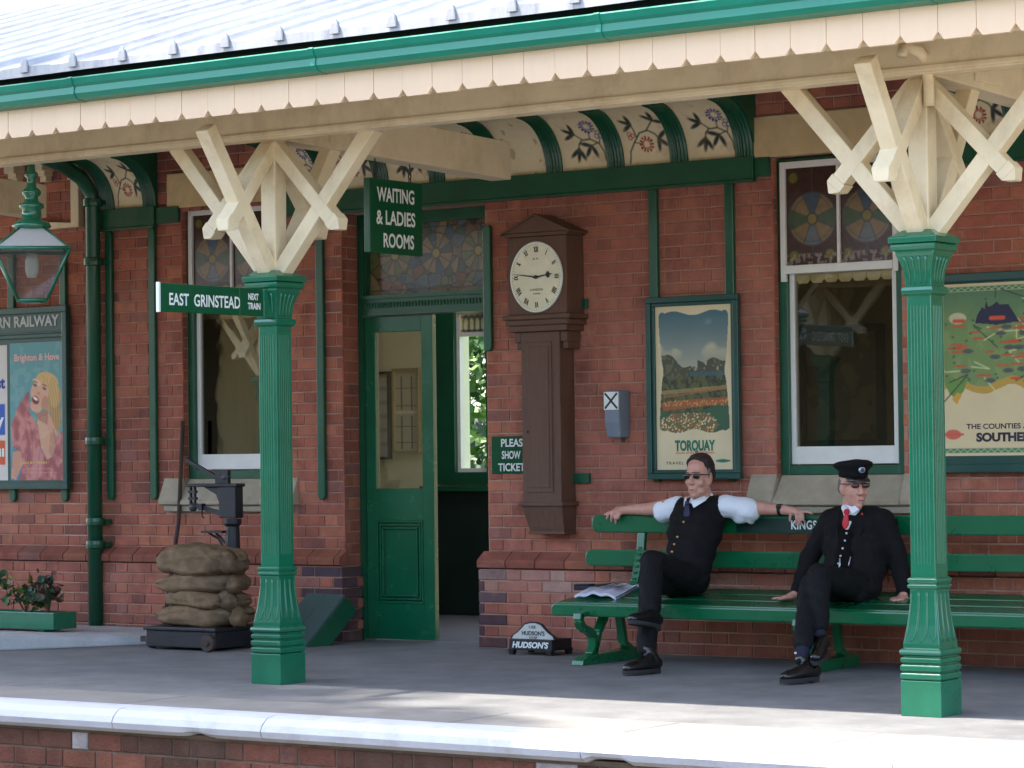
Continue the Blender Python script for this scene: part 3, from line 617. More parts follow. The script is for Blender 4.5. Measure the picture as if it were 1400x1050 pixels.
# ------------------------------------------------------------------ cast iron columns with their timber brackets
def column(X, Y, label):
    T = thing('canopy_column', (X, Y, 0), label, 'column', 'cast iron columns carrying the canopy'); k = 1.05
    b = MB(); b.sq([(.103, .108, 0), (.103, .108, .165)], (X, Y, 0))
    for z0, z1, h in ((.168, .20, .104), (.206, .238, .104), (.245, .272, .103)): b.sq([(h-.006, h*k-.006, z0), (h, h*k, z0+.006), (h, h*k, z1-.006), (h-.006, h*k-.006, z1)], (X, Y, 0))
    b.sq([(.092, .097, .165), (.092, .097, .29)], (X, Y, 0)); b.sq([(.088, .092, .275), (.104, .109, .285), (.107, .112, .295), (.104, .109, .306), (.09, .095, .316)], (X, Y, 0))
    fl_ = [(.092, .31), (.092, .335), (.086, .37), (.078, .42), (.071, .48), (.067, .53), (.066, .585)]
    b.sq([(h, h*k, z) for h, z in fl_], (X, Y, 0)); b.sq([(.066, .07, .585), (.076, .08, .592), (.076, .08, .604), (.068, .072, .61), (.076, .08, .618), (.076, .08, .632), (.066, .07, .64)], (X, Y, 0))
    BS = b.out('base', GREEN, T, bevel=.003)
    tg = MB()
    def hz(z):
        for (h0, z0), (h1, z1) in zip(fl_[:-1], fl_[1:]):
            if z0 <= z <= z1: return h0+(h1-h0)*(z-z0)/(z1-z0)
        return fl_[-1][0] if z > .5 else fl_[0][0]
    for face in range(4):
        for cx in (-.62, 0, .62):
            pts = []
            for i in range(21):
                t = i/20
                if t < .4: s, z = -1, .57-(t/.4)*.17
                elif t > .6: s, z = 1, .40+((t-.6)/.4)*.17
                else: a = (t-.4)/.2*math.pi; s, z = -math.cos(a), .40-.055*math.sin(a)
                h = hz(z); o = (cx+s*.27)*h; n_ = h*(k if face % 2 == 0 else 1)+.0005
                pts.append({0: (X+o, Y-n_, z), 1: (X+n_, Y+o, z), 2: (X-o, Y+n_, z), 3: (X-n_, Y-o, z)}[face])
            tg.tube(pts, .003, 6)
    tg.out('tongue_moulding', GREEN, BS, smooth=True)
    s = MB(); s.sq([(.0625, .0655, .635), (.0615, .0645, 1.96)], (X, Y, 0)); S = s.out('shaft', GREEN, T, bevel=.003)
    rb = MB()
    for face in range(4):
        for q in (-.040, -.024, -.008, .008, .024, .040):
            n_ = .0648 if face % 2 == 0 else .0618
            c = {0: (X+q, Y-n_), 1: (X+n_, Y+q), 2: (X+q, Y+n_), 3: (X-n_, Y+q)}[face]; h = .0026
            rb.box(c[0]-h, c[0]+h, c[1]-h, c[1]+h, .70, 1.90)
    rb.out('reeding', GREEN, S, bevel=.002)
    c = MB(); c.sq([(.062, .065, 1.945), (.078, .082, 1.955), (.080, .084, 1.97), (.078, .082, 1.985), (.066, .07, 1.992)], (X, Y, 0))
    c.sq([(h, h*k, z) for h, z in ((.066, 1.99), (.067, 2.02), (.072, 2.06), (.082, 2.10), (.095, 2.13), (.098, 2.14), (.098, 2.152))], (X, Y, 0))
    c.sq([(h, h*k, z) for h, z in ((.1, 2.15), (.112, 2.158), (.116, 2.172), (.112, 2.184), (.1, 2.188))], (X, Y, 0))
    c.sq([(h, h*k, z) for h, z in ((.104, 2.186), (.122, 2.19), (.123, 2.215), (.118, 2.22), (.075, 2.25))], (X, Y, 0)); CP = c.out('capital', GREEN, T, bevel=.002)
    lf = MB()
    for face in range(4):
        for q in (-.04, -.0135, .0135, .04):
            pts = []
            for h, z in ((.0675, 2.0), (.068, 2.03), (.0735, 2.065), (.084, 2.103), (.093, 2.125)):
                o = q*h/.067; n_ = h*(k if face % 2 == 0 else 1)
                pts.append({0: (X+o, Y-n_, z), 1: (X+n_, Y+o, z), 2: (X-o, Y+n_, z), 3: (X-n_, Y-o, z)}[face])
            lf.tube(pts, [.004, .005, .006, .007, .008], 6)
    lf.out('leaf_moulding', GREEN, CP, smooth=True)
    # timber: king post and four pairs of crossed struts
    po = MB(); po.box(X-.05, X+.05, Y-.05, Y+.05, 2.245, 2.99); po.out('king_post', CREAM, T, bevel=.006)
    for dx, dy, reach, cr in ((-1, 0, .70, .42), (1, 0, .70, .42), (0, -1, .56, .37), (0, 1, .52, .36)):
        side = Vector((0, 1, 0)) if dx else Vector((1, 0, 0)); d = Vector((dx, dy, 0)); o = Vector((X, Y, 0))
        m_ = MB(); m_.beam(o+d*.045+Vector((0, 0, 2.235)), o+d*reach+Vector((0, 0, 2.99)), .085, .082, side); m_.out('strut', CREAM, T, bevel=.006)
        n_ = MB(); top = o+d*.03+Vector((0, 0, 2.93)); en = o+d*cr+Vector((0, 0, 2.515)); n_.beam(top, en, .09, .075, side)
        t = (en-top).normalized(); n_.beam(en, en+t*.045, .09, .088, side); u = side
        e0 = en+t*.045; bb = t.cross(u).normalized(); n_.loft([[e0+u*i*.045+bb*j*.044 for i, j in ((-1, -1), (1, -1), (1, 1), (-1, 1))], [e0+t*.04+u*i*.036+bb*j*.004 for i, j in ((-1, -1), (1, -1), (1, 1), (-1, 1))]])
        n_.out('cross_strut', CREAM, T, bevel=.003)
    return T
CLa = column(.822, -2.745, 'green fluted canopy column with the train direction arm on it'); CR = column(4.755, -2.745, 'green fluted canopy column standing in front of the bench')
dp = MB(); dp.tube([(4.845, -3.12, 3.02), (4.845, -3.10, 3.06), (4.845, -2.95, 3.06), (4.84, -2.87, 3.03), (4.835, -2.83, 2.93), (4.83, -2.82, 2.82)], .026, 12); dp.lathe([(.033, 0), (.033, .03)], (4.845, -2.83, 2.98)); dp.out('rainwater_pipe', CREAM, CR, smooth=True)
# ------------------------------------------------------------------ brick face of the platform under the edging
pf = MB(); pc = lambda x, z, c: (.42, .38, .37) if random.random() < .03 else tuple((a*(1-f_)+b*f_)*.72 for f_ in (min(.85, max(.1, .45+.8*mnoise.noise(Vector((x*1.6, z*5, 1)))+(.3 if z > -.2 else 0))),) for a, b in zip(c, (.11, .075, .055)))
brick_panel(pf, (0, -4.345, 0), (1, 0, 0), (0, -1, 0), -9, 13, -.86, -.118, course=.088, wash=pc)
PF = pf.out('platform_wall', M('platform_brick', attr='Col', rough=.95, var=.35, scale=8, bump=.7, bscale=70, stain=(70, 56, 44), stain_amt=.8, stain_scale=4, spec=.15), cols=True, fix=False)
tag(PF, 'grimy red brick face of the platform under the white edging', 'wall')
pm = MB(); pm.box(-9, 13, -4.338, -4.19, -.95, -.1); pm.out('mortar', M('grimy_mortar', (112, 98, 84), .95, .3, 10, .4, 100), PF)

# ================================================================== longcase wall clock
C = thing('wall_clock', (.82, 0, .74), 'tall brown oak longcase clock with white roman dial hung on the brick wall', 'clock')
h = MB(); h.box(.597, 1.042, -.20, -.004, 2.10, 2.59); h.box(.575, 1.062, -.218, -.004, 2.59, 2.615); h.prism([(.565, 2.615), (1.072, 2.615), (.818, 2.72)], (-.222, -.004)); h.box(.565, 1.075, -.226, -.0042, 2.07, 2.10); h.box(.582, 1.058, -.212, -.0043, 2.035, 2.07); h.box(.60, 1.04, -.2, -.0044, 1.995, 2.035)
H_ = h.out('hood', WOOD, C, bevel=.006)
pt = MB(); pt.beam((.553, -.12, 2.608), (.818, -.12, 2.724), .222, .014); pt.beam((1.084, -.12, 2.608), (.818, -.12, 2.7241), .2205, .014); pt.out('pediment_moulding', WOOD, H_, bevel=.003)
t = MB(); t.box(.668, .960, -.165, -.004, .925, 1.995)
for X in (.64, .988):
    t.box(X-.025, X+.025, -.16, -.004, 1.93, 1.995); t.box(X-.018, X+.018, -.145, -.004, 1.885, 1.93)
TK = t.out('trunk', WOOD, C, bevel=.005)
d = MB(); d.box(.705, .90, -.172, -.166, .99, 1.93); d.box(.725, .88, -.176, -.172, 1.02, 1.90); DR_ = d.out('trunk_door', WOOD, TK, bevel=.003)
k_ = MB(); k_.ell((.718, -.176, 1.37), (.006, .006, .009), n=8); k_.out('keyhole', IRON, DR_)
bs = MB(); bs.box(.645, .983, -.185, -.004, .905, .93); bs.loft([[(a, b, z) for a, b in ((x0, y0), (x1, y0), (x1, -.004), (x0, -.004))] for x0, x1, y0, z in ((.662, .966, -.17, .905), (.70, .955, -.135, .745))]); bs.box(.69, .962, -.14, -.0045, .728, .748); bs.out('base', WOOD, C, bevel=.004)
cx, cz, rx, rz = .8195, 2.334, .197, .222
dm = MB(); dm.loft([[(cx+rx*s*math.cos(a), y, cz+rz*s*math.sin(a)) for a in [2*math.pi*k/72 for k in range(72)]] for s, y in ((1, -.199), (1, -.208), (.985, -.213), (.955, -.213), (.945, -.206))], cap=False)
dm.out('bezel', M('bezel_white', (226, 232, 222), .25, .05), H_, smooth=False)
dd = MB(); dd.add([(cx, -.2055, cz)]+[(cx+rx*.95*math.cos(a), -.2055, cz+rz*.95*math.sin(a)) for a in [2*math.pi*k/72 for k in range(72)]], [(0, 1+k, 1+(k+1) % 72) for k in range(72)])
DL_ = dd.out('dial', M('dial_ivory', (226, 218, 184), .25, .06, 8, spec=.6, coat=.5), H_)
nm = MB()
def stroke(p0, p1, wd):
    p0, p1 = Vector(p0), Vector(p1); t = (p1-p0).normalized(); b = Vector((-t.y, t.x))*wd/2
    nm.add([(cx+rx*q.x, -.2068, cz+rz*q.y) for q in (p0-b, p1-b, p1+b, p0+b)], [(0, 1, 2, 3)])
ROM = ['XII', 'I', 'II', 'III', 'IIII', 'V', 'VI', 'VII', 'VIII', 'IX', 'X', 'XI']
for i, s in enumerate(ROM):
    a = R(90-30*i); ca, sa = math.cos(a), math.sin(a); O = Vector((ca, sa)); Tn = Vector((sa, -ca)); flip = 1
    wds = {'I': .045, 'V': .085, 'X': .085}; tot = sum(wds[c_] for c_ in s); x = -tot/2
    for c_ in s:
        w_ = wds[c_]; m_ = x+w_/2; r0, r1 = .70, .86
        q = lambda u, r: O*r+Tn*u
        if c_ == 'I': stroke(q(m_, r0), q(m_, r1), .03)
        elif c_ == 'V': stroke(q(m_-.03, r1), q(m_, r0), .032); stroke(q(m_+.03, r1), q(m_, r0), .018)
        else: stroke(q(m_-.032, r1), q(m_+.032, r0), .032); stroke(q(m_+.032, r1), q(m_-.032, r0), .018)
        x += w_
for k in range(60):
    a = R(6*k); q = Vector((math.cos(a), math.sin(a))); stroke(q*.895, q*.925, .010 if k % 5 else .018)
nm.out('numerals', LETB, DL_, fix=False)
text(DL_, 'LONDON', (cx, -.2055, cz-.078), (1, 0, 0), (0, 0, 1), .014, LETB, width=.095, depth=.001)
text(DL_, '1941', (cx+.002, -.2055, cz-.103), (1, 0, 0), (0, 0, 1), .011, LETB, width=.05, depth=.001)
text(DL_, 'B.R.', (cx, -.2055, cz+.115), (1, 0, 0), (0, 0, 1), .010, LETB, width=.05, depth=.001)
def hand(name, ang, L_, wd, spade):
    mb = MB(); a = R(ang); O = Vector((math.cos(a), math.sin(a))); Tn = Vector((-O.y, O.x)); pts = [(-.12, wd*.5), (0, wd*.6), (L_*.55, wd*.4)]
    if spade: pts += [(L_*.62, wd*.5), (L_*.70, wd*2.1), (L_*.78, wd*2.2), (L_*.86, wd*.5)]
    pts += [(L_, wd*.12)]
    P = [O*r+Tn*h_ for r, h_ in pts]+[O*r-Tn*h_ for r, h_ in reversed(pts)]
    mb.prism([(cx+rx*p.x, cz+rz*p.y) for p in P], (-.2125 if spade else -.2155, -.2105 if spade else -.2135)); mb.out(name, LETB, DL_)
hand('hour_hand', 7, .62, .042, True); hand('minute_hand', 173, .86, .035, False)
b = MB(); b.lathe([(.012, 0), (.012, .008)], (0, 0, 0), 12); b.v = [(cx+x, -.209-z, cz+y) for x, y, z in b.v]; b.out('hand_boss', LETB, DL_)

# ================================================================== framed posters
def frame(mb, x0, x1, z0, z1, w_, y0, y1):
    for q in ((x0, x1, z0, z0+w_), (x0, x1, z1-w_, z1), (x0, x0+w_, z0+w_, z1-w_), (x1-w_, x1, z0+w_, z1-w_)): mb.box(q[0], q[1], y0, y1, q[2], q[3])
T = thing('framed_poster', (1.86, 0, 1.07), 'green framed seaside gardens poster lettered TORQUAY on the brick wall', 'poster')
f = MB(); frame(f, 1.532, 2.187, 1.066, 2.178, .036, -.075, -.036); frame(f, 1.568, 2.151, 1.102, 2.142, .022, -.062, -.036); f.box(1.56, 2.16, -.046, -.0361, 1.09, 2.15); f.out('frame', BGREEN, T, bevel=.004)
p = Paint(150, 270, (214, 198, 160), .555)
def picture_torquay(p):
    base = p.c.copy(); u, v = p.u, p.v
    n1, n2 = p.noise(3, 4, 21), p.noise(26, 40, 22)
    sky_t = np.clip((v-.62)/.34, 0, 1); p.c[:] = np.array((168, 166, 148))*(1-sky_t[..., None])+np.array((72, 106, 118))*sky_t[..., None]
    cl = np.clip((p.noise(3, 5, 5)-.52)*7, 0, 1)*np.clip((.93-v)*9, 0, 1)*np.clip((v-.66)*12, 0, 1); p.put(cl, (214, 196, 156), .85)
    hill = v < .665+.05*np.sin(u*7+1.2)*(u < .55)-.012*np.sin(u*23)+.03*(n1-.5); p.put(hill.astype('f'), (76, 80, 62)); p.put((hill & (n2 > .55)).astype('f'), (112, 108, 82), .7)
    p.put((hill & (v > .6) & (n2 > .63) & (u > .4)).astype('f'), (190, 176, 146), .8); p.put(((v < .595) & (v > .565) & (u > .45)).astype('f'), (70, 96, 110), .8)
    gd = v < .57; p.put(gd.astype('f'), (74, 82, 52)); p.put((gd & (n2 > .55)).astype('f'), (104, 100, 62), .7); p.put((gd & (n2 < .42)).astype('f'), (46, 56, 44), .8)
    p.put((gd & (np.abs(v-.47-.03*u) < .012)).astype('f'), (170, 148, 96), .7); p.put((gd & (np.abs(v-.44-.06*u) < .01) & (u > .1)).astype('f'), (160, 110, 66), .7)
    p.poly([(0, .0), (1, 0), (1, .42), (.6, .36), (.2, .34), (0, .36)], (56, 92, 66)); bed = p.poly([(.0, .12), (.0, .30), (.25, .345), (.7, .34), (.82, .27), (.7, .2), (.35, .11)], (108, 100, 64))
    bed2 = p.poly([(.1, .36), (.95, .40), (1, .44), (.5, .43), (.05, .41)], (150, 92, 58)); r_ = np.random.default_rng(4)
    for k in range(650):
        a, b = r_.random(), .1+.26*r_.random(); i, j = int(b*p.ny), int(a*p.nx)
        if bed[i, j]:
            s = .007+.006*(1-(b-.1)/.26); c = ((226, 214, 176), (206, 190, 150), (186, 84, 60), (196, 150, 80))[r_.integers(0, 4) if b > .2 else r_.integers(0, 3)]
            x0, x1, y0, y1 = max(0, j-3), j+4, max(0, i-3), i+4; dd = np.hypot(p.u[y0:y1, x0:x1]-a, (p.v[y0:y1, x0:x1]-b)/p.asp); m_ = (dd < s)[..., None]; p.c[y0:y1, x0:x1] = np.where(m_, c, p.c[y0:y1, x0:x1])
    for k in range(120): p.ell(.1+.85*r_.random(), .39+.03*r_.random(), .008, .008, ((190, 90, 60), (206, 170, 90))[k % 2])
    # ornamental cut-out border of the picture
    e = .06+.018*np.cos((v-.6)*9)+.035*np.exp(-((v-.60)/.05)**2)*.6; ins = (u > e) & (u < 1-e) & (v > .235+.012*np.cos((u-.5)*14)) & (v < .955-.014*np.cos((u-.5)*12))
    for a, b in ((.09, .94), (.91, .94), (.1, .26), (.9, .26)): ins |= np.hypot(u-a, (v-b)/p.asp) < .045
    for a, b in ((.05, .6), (.95, .6)): ins &= np.hypot(u-a, (v-b)/p.asp*.6) > .035
    p.c = np.where(ins[..., None], p.c, base)
# map the painting's own 0..1 frame on the upper part of the sheet
picture_torquay(p); n_ = p.noise(2, 3, 9); p.c *= (.96+.08*n_)[..., None]
p.ell(.865, .052, .075, .018, (34, 104, 84)); p.line([(.78, .052), (.95, .052)], .016, (34, 104, 84))
p.sheet('print', flat(1.59, 2.129, 1.124, 2.12, -.0475), T, PRINT)
text(T, 'TORQUAY', (1.862, -.0475, 1.272), (1, 0, 0), (0, 0, 1), .062, LETG, width=.285, bold=.035)
text(T, 'TRAVEL BY TRAIN', (1.655, -.0475, 1.165), (1, 0, 0), (0, 0, 1), .018, LETB, width=.30, align='LEFT', spacing=1.3)
text(T, 'Queen of the English Riviera', (1.862, -.0475, 1.228), (1, 0, 0), (0, 0, 1), .014, LETR, width=.27, shear=.3)

T = thing('framed_map', (4.04, 0, 1.09), 'dark green framed illustrated railway map of southern counties behind the bench', 'map')
f = MB(); frame(f, 3.40, 4.69, 1.093, 2.228, .05, -.08, -.036); f.box(3.43, 4.66, -.05, -.0361, 1.11, 2.21); f.out('frame', BGREEN, T, bevel=.006)
p = Paint(260, 230, (214, 194, 152), 1.11); u, v = p.u, p.v; n1 = p.noise(6, 5, 31); n2 = p.noise(20, 16, 32)
land = (v > .375+.03*np.sin(u*19)+.05*(n1-.5)) & (v < .955) & (u > .03) & (u < .97); p.put(land.astype('f'), (116, 140, 84)); p.put((land & (n2 > .5)).astype('f'), (130, 150, 94), .7); p.put(np.clip((v-.72)*4, 0, 1)*land, (80, 118, 90), .9)
edge = land & (v < .42+.03*np.sin(u*19)+.05*(n1-.5)); p.put(edge.astype('f'), (204, 152, 62), .8)
p.poly([(.03, .42), (.06, .36), (.10, .33), (.14, .38), (.16, .44), (.05, .46)], (104, 142, 66)); p.poly([(.07, .33), (.1, .30), (.13, .36), (.10, .37)], (204, 152, 62))
r_ = np.random.default_rng(8); lab = []
for k in range(34): a, b = r_.random(), r_.random()*.5+.42; p.line([(a, b), (a+.2*(r_.random()-.3), b+.2*(r_.random()-.5)), (a+.35*(r_.random()-.2), b+.3*(r_.random()-.5))], .006, (206, 206, 150) if k % 3 else (60, 70, 60))
for k in range(60):
    a, b = .06+.9*r_.random(), .44+.4*r_.random(); l = .03+.025*r_.random(); p.line([(a-l*.6, b), (a+l*.6, b)], .0095, (198, 84, 52)); 
    if k % 2: p.ell(a+.03, b-.03, .03, .012, (74, 74, 84) if k % 4 else (190, 180, 160), a=.8)
for k in range(70): a, b = .03+.93*r_.random(), .42+.5*r_.random(); p.ell(a, b, .008, .006, (60, 96, 60), a=.8)
p.poly([(.21, .77), (.225, .82), (.25, .86), (.265, .85), (.275, .90), (.285, .86), (.31, .87), (.335, .89), (.35, .87), (.40, .87), (.43, .82), (.46, .77), (.33, .755)], (44, 42, 66)); p.line([(.30, .795), (.37, .795)], .022, (206, 84, 56))
p.ell(.11, .80, .05, .03, (196, 186, 150)); p.line([(.09, .785), (.145, .785)], .018, (198, 84, 52))
for q in (((.0, .97), (1, .97)), ((.0, .03), (1, .03)), ((.012, 0), (.012, 1)), ((.988, 0), (.988, 1))): p.line(q, .022, (58, 120, 84))
for k in range(26): p.line([(k/26, .962), (k/26+.02, .978), (k/26+.038, .962)], .004, (214, 196, 152)); p.line([(k/26, .022), (k/26+.02, .038), (k/26+.038, .022)], .004, (214, 196, 152))
p.ell(.075, .125, .045, .026, (204, 90, 70), a=.9); p.line([(.02, .125), (.13, .125)], .012, (204, 90, 70))
p.sheet('print', flat(3.50, 4.59, 1.19, 2.168, -.0515), T, PRINT)
text(T, 'THE COUNTIES AND COAST OF', (3.665, -.0515, 1.357), (1, 0, 0), (0, 0, 1), .030, LETD, width=.70, align='LEFT', bold=.012)
text(T, 'SOUTHERN ENGLAND', (3.725, -.0515, 1.296), (1, 0, 0), (0, 0, 1), .048, LETD, width=.76, align='LEFT', bold=.04)

T = thing('poster_board', (-4.2, 0, 1.02), 'dark green railway notice board with lettered header holding two posters', 'notice board')
f = MB(); frame(f, -5.4, -3.345, 1.02, 2.335, .045, -.085, -.036); f.box(-5.36, -3.39, -.055, -.0361, 1.05, 2.30); f.box(-5.38, -3.37, -.075, -.036, 2.11, 2.14); f.out('frame', BGREEN, T, bevel=.005)
hd = MB(); frame(hd, -5.35, -3.395, 2.14, 2.30, .014, -.066, -.055); hd.out('header', BGREEN, T, bevel=.003)
text(T, 'SOUTHERN RAILWAY', (-3.44, -.057, 2.236), (1, 0, 0), (0, 0, 1), .078, M('silver_lettering', (176, 180, 176), .4), width=1.02, align='RIGHT', bold=.02)
p = Paint(130, 230, (92, 148, 150), .55); u, v = p.u, p.v
def bh(x, y): return ((x-48)/222, 1-(y-352)/563)
p.put(np.clip((.35-v)*4, 0, 1), (52, 124, 160)); pk = (176, 98, 96)
p.poly([bh(50, 905), bh(58, 800), bh(90, 790), bh(98, 850), bh(70, 915)], (200, 142, 112))
hair = (186, 146, 90); p.ell(*bh(214, 575), .20, .20, hair, .25); p.ell(*bh(236, 655), .10, .22, (172, 132, 80)); p.ell(*bh(200, 515), .21, .13, (206, 166, 104), -.2); p.ell(*bh(228, 560), .09, .20, (198, 158, 98), .1)
for k in range(9): p.line([bh(185+7*k, 488+5*k), bh(212+5*k, 590), bh(216+5*k, 690)], .006, ((150, 110, 66), (220, 184, 122))[k % 2], .6)
p.poly([bh(165, 640), bh(205, 635), bh(245, 735), bh(218, 825), bh(198, 830), bh(172, 775), bh(158, 690)], (206, 154, 124)); p.poly([bh(150, 645), bh(205, 630), bh(200, 690), bh(170, 672)], (172, 116, 92)); p.poly([bh(215, 720), bh(245, 735), bh(218, 825), bh(205, 800)], (188, 136, 108))
p.ell(*bh(170, 558), .165, .165, (212, 160, 128), -.32); p.ell(*bh(156, 612), .115, .085, (212, 160, 128), -.2); p.ell(*bh(190, 600), .06, .09, (188, 132, 106), -.3); p.ell(*bh(160, 515), .09, .035, (226, 180, 148), -.4); p.ell(*bh(176, 575), .05, .03, (216, 150, 124))
for q in ((152, 527), (190, 542)): p.ell(*bh(*q), .036, .018, (84, 58, 50), -.35, .8); p.ell(*bh(q[0], q[1]-14), .045, .009, (120, 84, 56), -.3)
p.ell(*bh(166, 562), .03, .022, (190, 128, 104)); p.ell(*bh(153, 588), .068, .052, (110, 36, 36), -.5); p.ell(*bh(153, 582), .05, .02, (236, 226, 214), -.45)
p.poly([bh(50, 690), bh(78, 620), bh(112, 565), bh(128, 545), bh(128, 640), bh(150, 672), bh(160, 690), bh(176, 790), bh(198, 832), bh(222, 820), bh(238, 745), bh(252, 722), bh(270, 712), bh(271, 915), bh(84, 915), bh(98, 850), bh(92, 800), bh(58, 780)], pk)
n_ = p.noise(8, 14, 41); pm_ = (np.abs(p.c-np.array(pk)).sum(-1) < 3); p.put((pm_ & (n_ > .55)).astype('f'), (196, 122, 116), .8); p.put((pm_ & (n_ < .42)).astype('f'), (150, 76, 78), .8)
for x0 in (110, 130, 160, 225): p.line([bh(x0, 640+x0*.3), bh(x0+12, 780), bh(x0-4, 905)], .012, (146, 74, 76), .7)
p.put((n_ > .62).astype('f'), (230, 220, 200), .12); p.line([bh(98, 868), bh(212, 868)], .006, (214, 150, 140)); p.line([bh(98, 884), bh(240, 884)], .006, (214, 150, 140))
p.sheet('print', flat(-3.937, -3.395, 1.085, 2.08, -.0565), T, PRINT)
text(T, 'Brighton & Hove', (-3.665, -.0565, 1.975), (1, 0, 0), (0, 0, 1), .05, M('pink_lettering', (222, 176, 166), .6), width=.45, bold=.02)
text(T, 'GO BY TRAIN', (-3.69, -.0565, 1.212), (1, 0, 0), (0, 0, 1), .016, M('yellow_lettering', (214, 190, 90), .6), width=.24, bold=.015)
p = Paint(60, 100, (214, 206, 198), .55); p.poly([(.0, .34), (.96, .34), (.96, .57), (0, .57)], (36, 84, 176)); p.poly([(0, .12), (.96, .12), (.96, .30), (0, .30)], (206, 84, 30)); p.sheet('print', flat(-4.56, -3.965, 1.085, 2.07, -.0565), T, PRINT)
text(T, 'south coast', (-3.985, -.0565, 1.80), (1, 0, 0), (0, 0, 1), .085, M('blue_lettering', (30, 60, 150), .6), width=.54, align='RIGHT', bold=.03)
text(T, 'every day', (-4.0, -.0565, 1.53), (1, 0, 0), (0, 0, 1), .085, LETW, width=.5, align='RIGHT', bold=.03)
text(T, 'by rail', (-4.0, -.0565, 1.29), (1, 0, 0), (0, 0, 1), .06, LETW, width=.35, align='RIGHT', bold=.02)

T = thing('ticket_sign', (.51, 0, 1.1), 'small green enamel sign asking for tickets, half behind the tall clock', 'sign')
s = MB(); s.box(.322, .70, -.014, -.004, 1.108, 1.345); s.out('plate', SIGNG, T, bevel=.003)
for tx, z, w_ in (('PLEASE', 1.305, .20), ('SHOW', 1.228, .145), ('TICKETS', 1.150, .235)): text(T, tx, (.40 if tx[0] == 'P' else .405 if tx[0] == 'S' else .375, -.014, z), (1, 0, 0), (0, 0, 1), .05, LETW, width=w_, align='LEFT', bold=.012)

# ================================================================== signs on the canopy
T = thing('hanging_sign', (.835, -1.69, 2.4), 'green hanging sign lettered WAITING AND LADIES ROOMS below the canopy beam', 'sign')
s = MB(); s.box(.818, .862, -1.942, -1.44, 2.397, 2.825); s.out('board', SIGNG, T, bevel=.004)
for tx, z, w_ in (('WAITING', 2.738, .355), ('& LADIES', 2.606, .37), ('ROOMS', 2.475, .29)): text(T, tx, (.8625, -1.697+(.025 if tx == 'ROOMS' else .0), z), (0, 1, 0), (0, 0, 1), .082, LETW, width=w_, bold=.012, depth=.001)
for y in (-1.86, -1.53):
    hk = MB()
    for k, z in enumerate((2.835, 2.862, 2.889)):
        n = 14; pts = [(.84+(.009*math.cos(a) if k % 2 else 0), y+(0 if k % 2 else .009*math.cos(a)), z+.016*math.sin(a)) for a in [2*math.pi*i/n for i in range(n+1)]]; hk.tube(pts, .0035, 6)
    hk.tube([(.84, y, 2.9), (.84, y, 2.98)], .004, 6); hk.out('hook', IRON, T, smooth=True)
T = thing('direction_arm', (.78, -2.9, 2.0), 'narrow green finger board lettered EAST GRINSTEAD slotted to the column', 'sign')
s = MB(); s.box(.835, .85, -3.708, -3.073, 1.996, 2.146); s.box(.835, .852, -3.073, -2.886, 1.997, 2.147); s.out('board', SIGNG, T, bevel=.003)
s = MB(); s.box(.838, .862, -2.884, -2.80, 1.99, 2.145); s.out('bracket', GREEN, T, bevel=.003)
s = MB(); s.box(.8335, .8515, -3.714, -3.70, 1.993, 2.149); s.out('end_strip', LETW, T)
text(T, 'EAST  GRINSTEAD', (.8505, -3.350, 2.066), (0, 1, 0), (0, 0, 1), .064, LETW, width=.565, bold=.008, depth=.001)
text(T, 'NEXT', (.8525, -2.961, 2.102), (0, 1, 0), (0, 0, 1), .034, LETW, width=.085, bold=.03, depth=.001); text(T, 'TRAIN', (.8525, -2.956, 2.051), (0, 1, 0), (0, 0, 1), .034, LETW, width=.105, bold=.03, depth=.001)

# ================================================================== small wall fittings
T = thing('indicator_box', (1.33, 0, 1.32), 'grey metal box with a black cross on a white square beside the clock', 'box')
b = MB(); b.loft([[(x, y, z) for x, y in ((x0, y0), (x1, y0), (x1+.008, -.006), (x0-.006, -.006))] for x0, x1, y0, z in ((1.262, 1.362, -.105, 1.323), (1.258, 1.366, -.125, 1.42), (1.257, 1.367, -.125, 1.60), (1.26, 1.365, -.11, 1.617))]); BX = b.out('case', GREYB, T, bevel=.012)
b = MB(); b.box(1.259, 1.364, -.128, -.1245, 1.497, 1.607); b.out('white_panel', LETW, T)
b = MB()
for s_ in (1, -1): b.beam((1.267, -.1288, 1.552-s_*.047), (1.356, -.1288, 1.552+s_*.047), .0012, .013, (0, 1, 0))
b.out('cross', LETB, T, fix=False)
b = MB(); b.tube([(1.345, -.05, 1.325), (1.345, -.05, 1.295)], .012, 10); b.out('cable_gland', IRON, T)
T = thing('drainpipe', (-3.1, -.08, 0), 'green cast iron drainpipe running down the brick wall beside the notice board', 'drainpipe')
b = MB(); b.tube([(-3.075, -.085, 0.0), (-3.075, -.085, 3.05), (-3.075, -.10, 3.12), (-3.075, -.2, 3.22), (-3.075, -.4, 3.30), (-3.075, -.6, 3.34)], .052, 16); b.out('pipe', DGREEN, T, smooth=True)
for z in (.60, .76, 1.33, 2.6, 3.02):
    b = MB(); b.lathe([(.053, 0), (.066, .006), (.068, .03), (.066, .055), (.053, .06)], (-3.075, -.085, z), 18); b.box(-3.16, -2.99, -.05, -.004, z+.012, z+.045); b.out('collar', DGREEN, T)

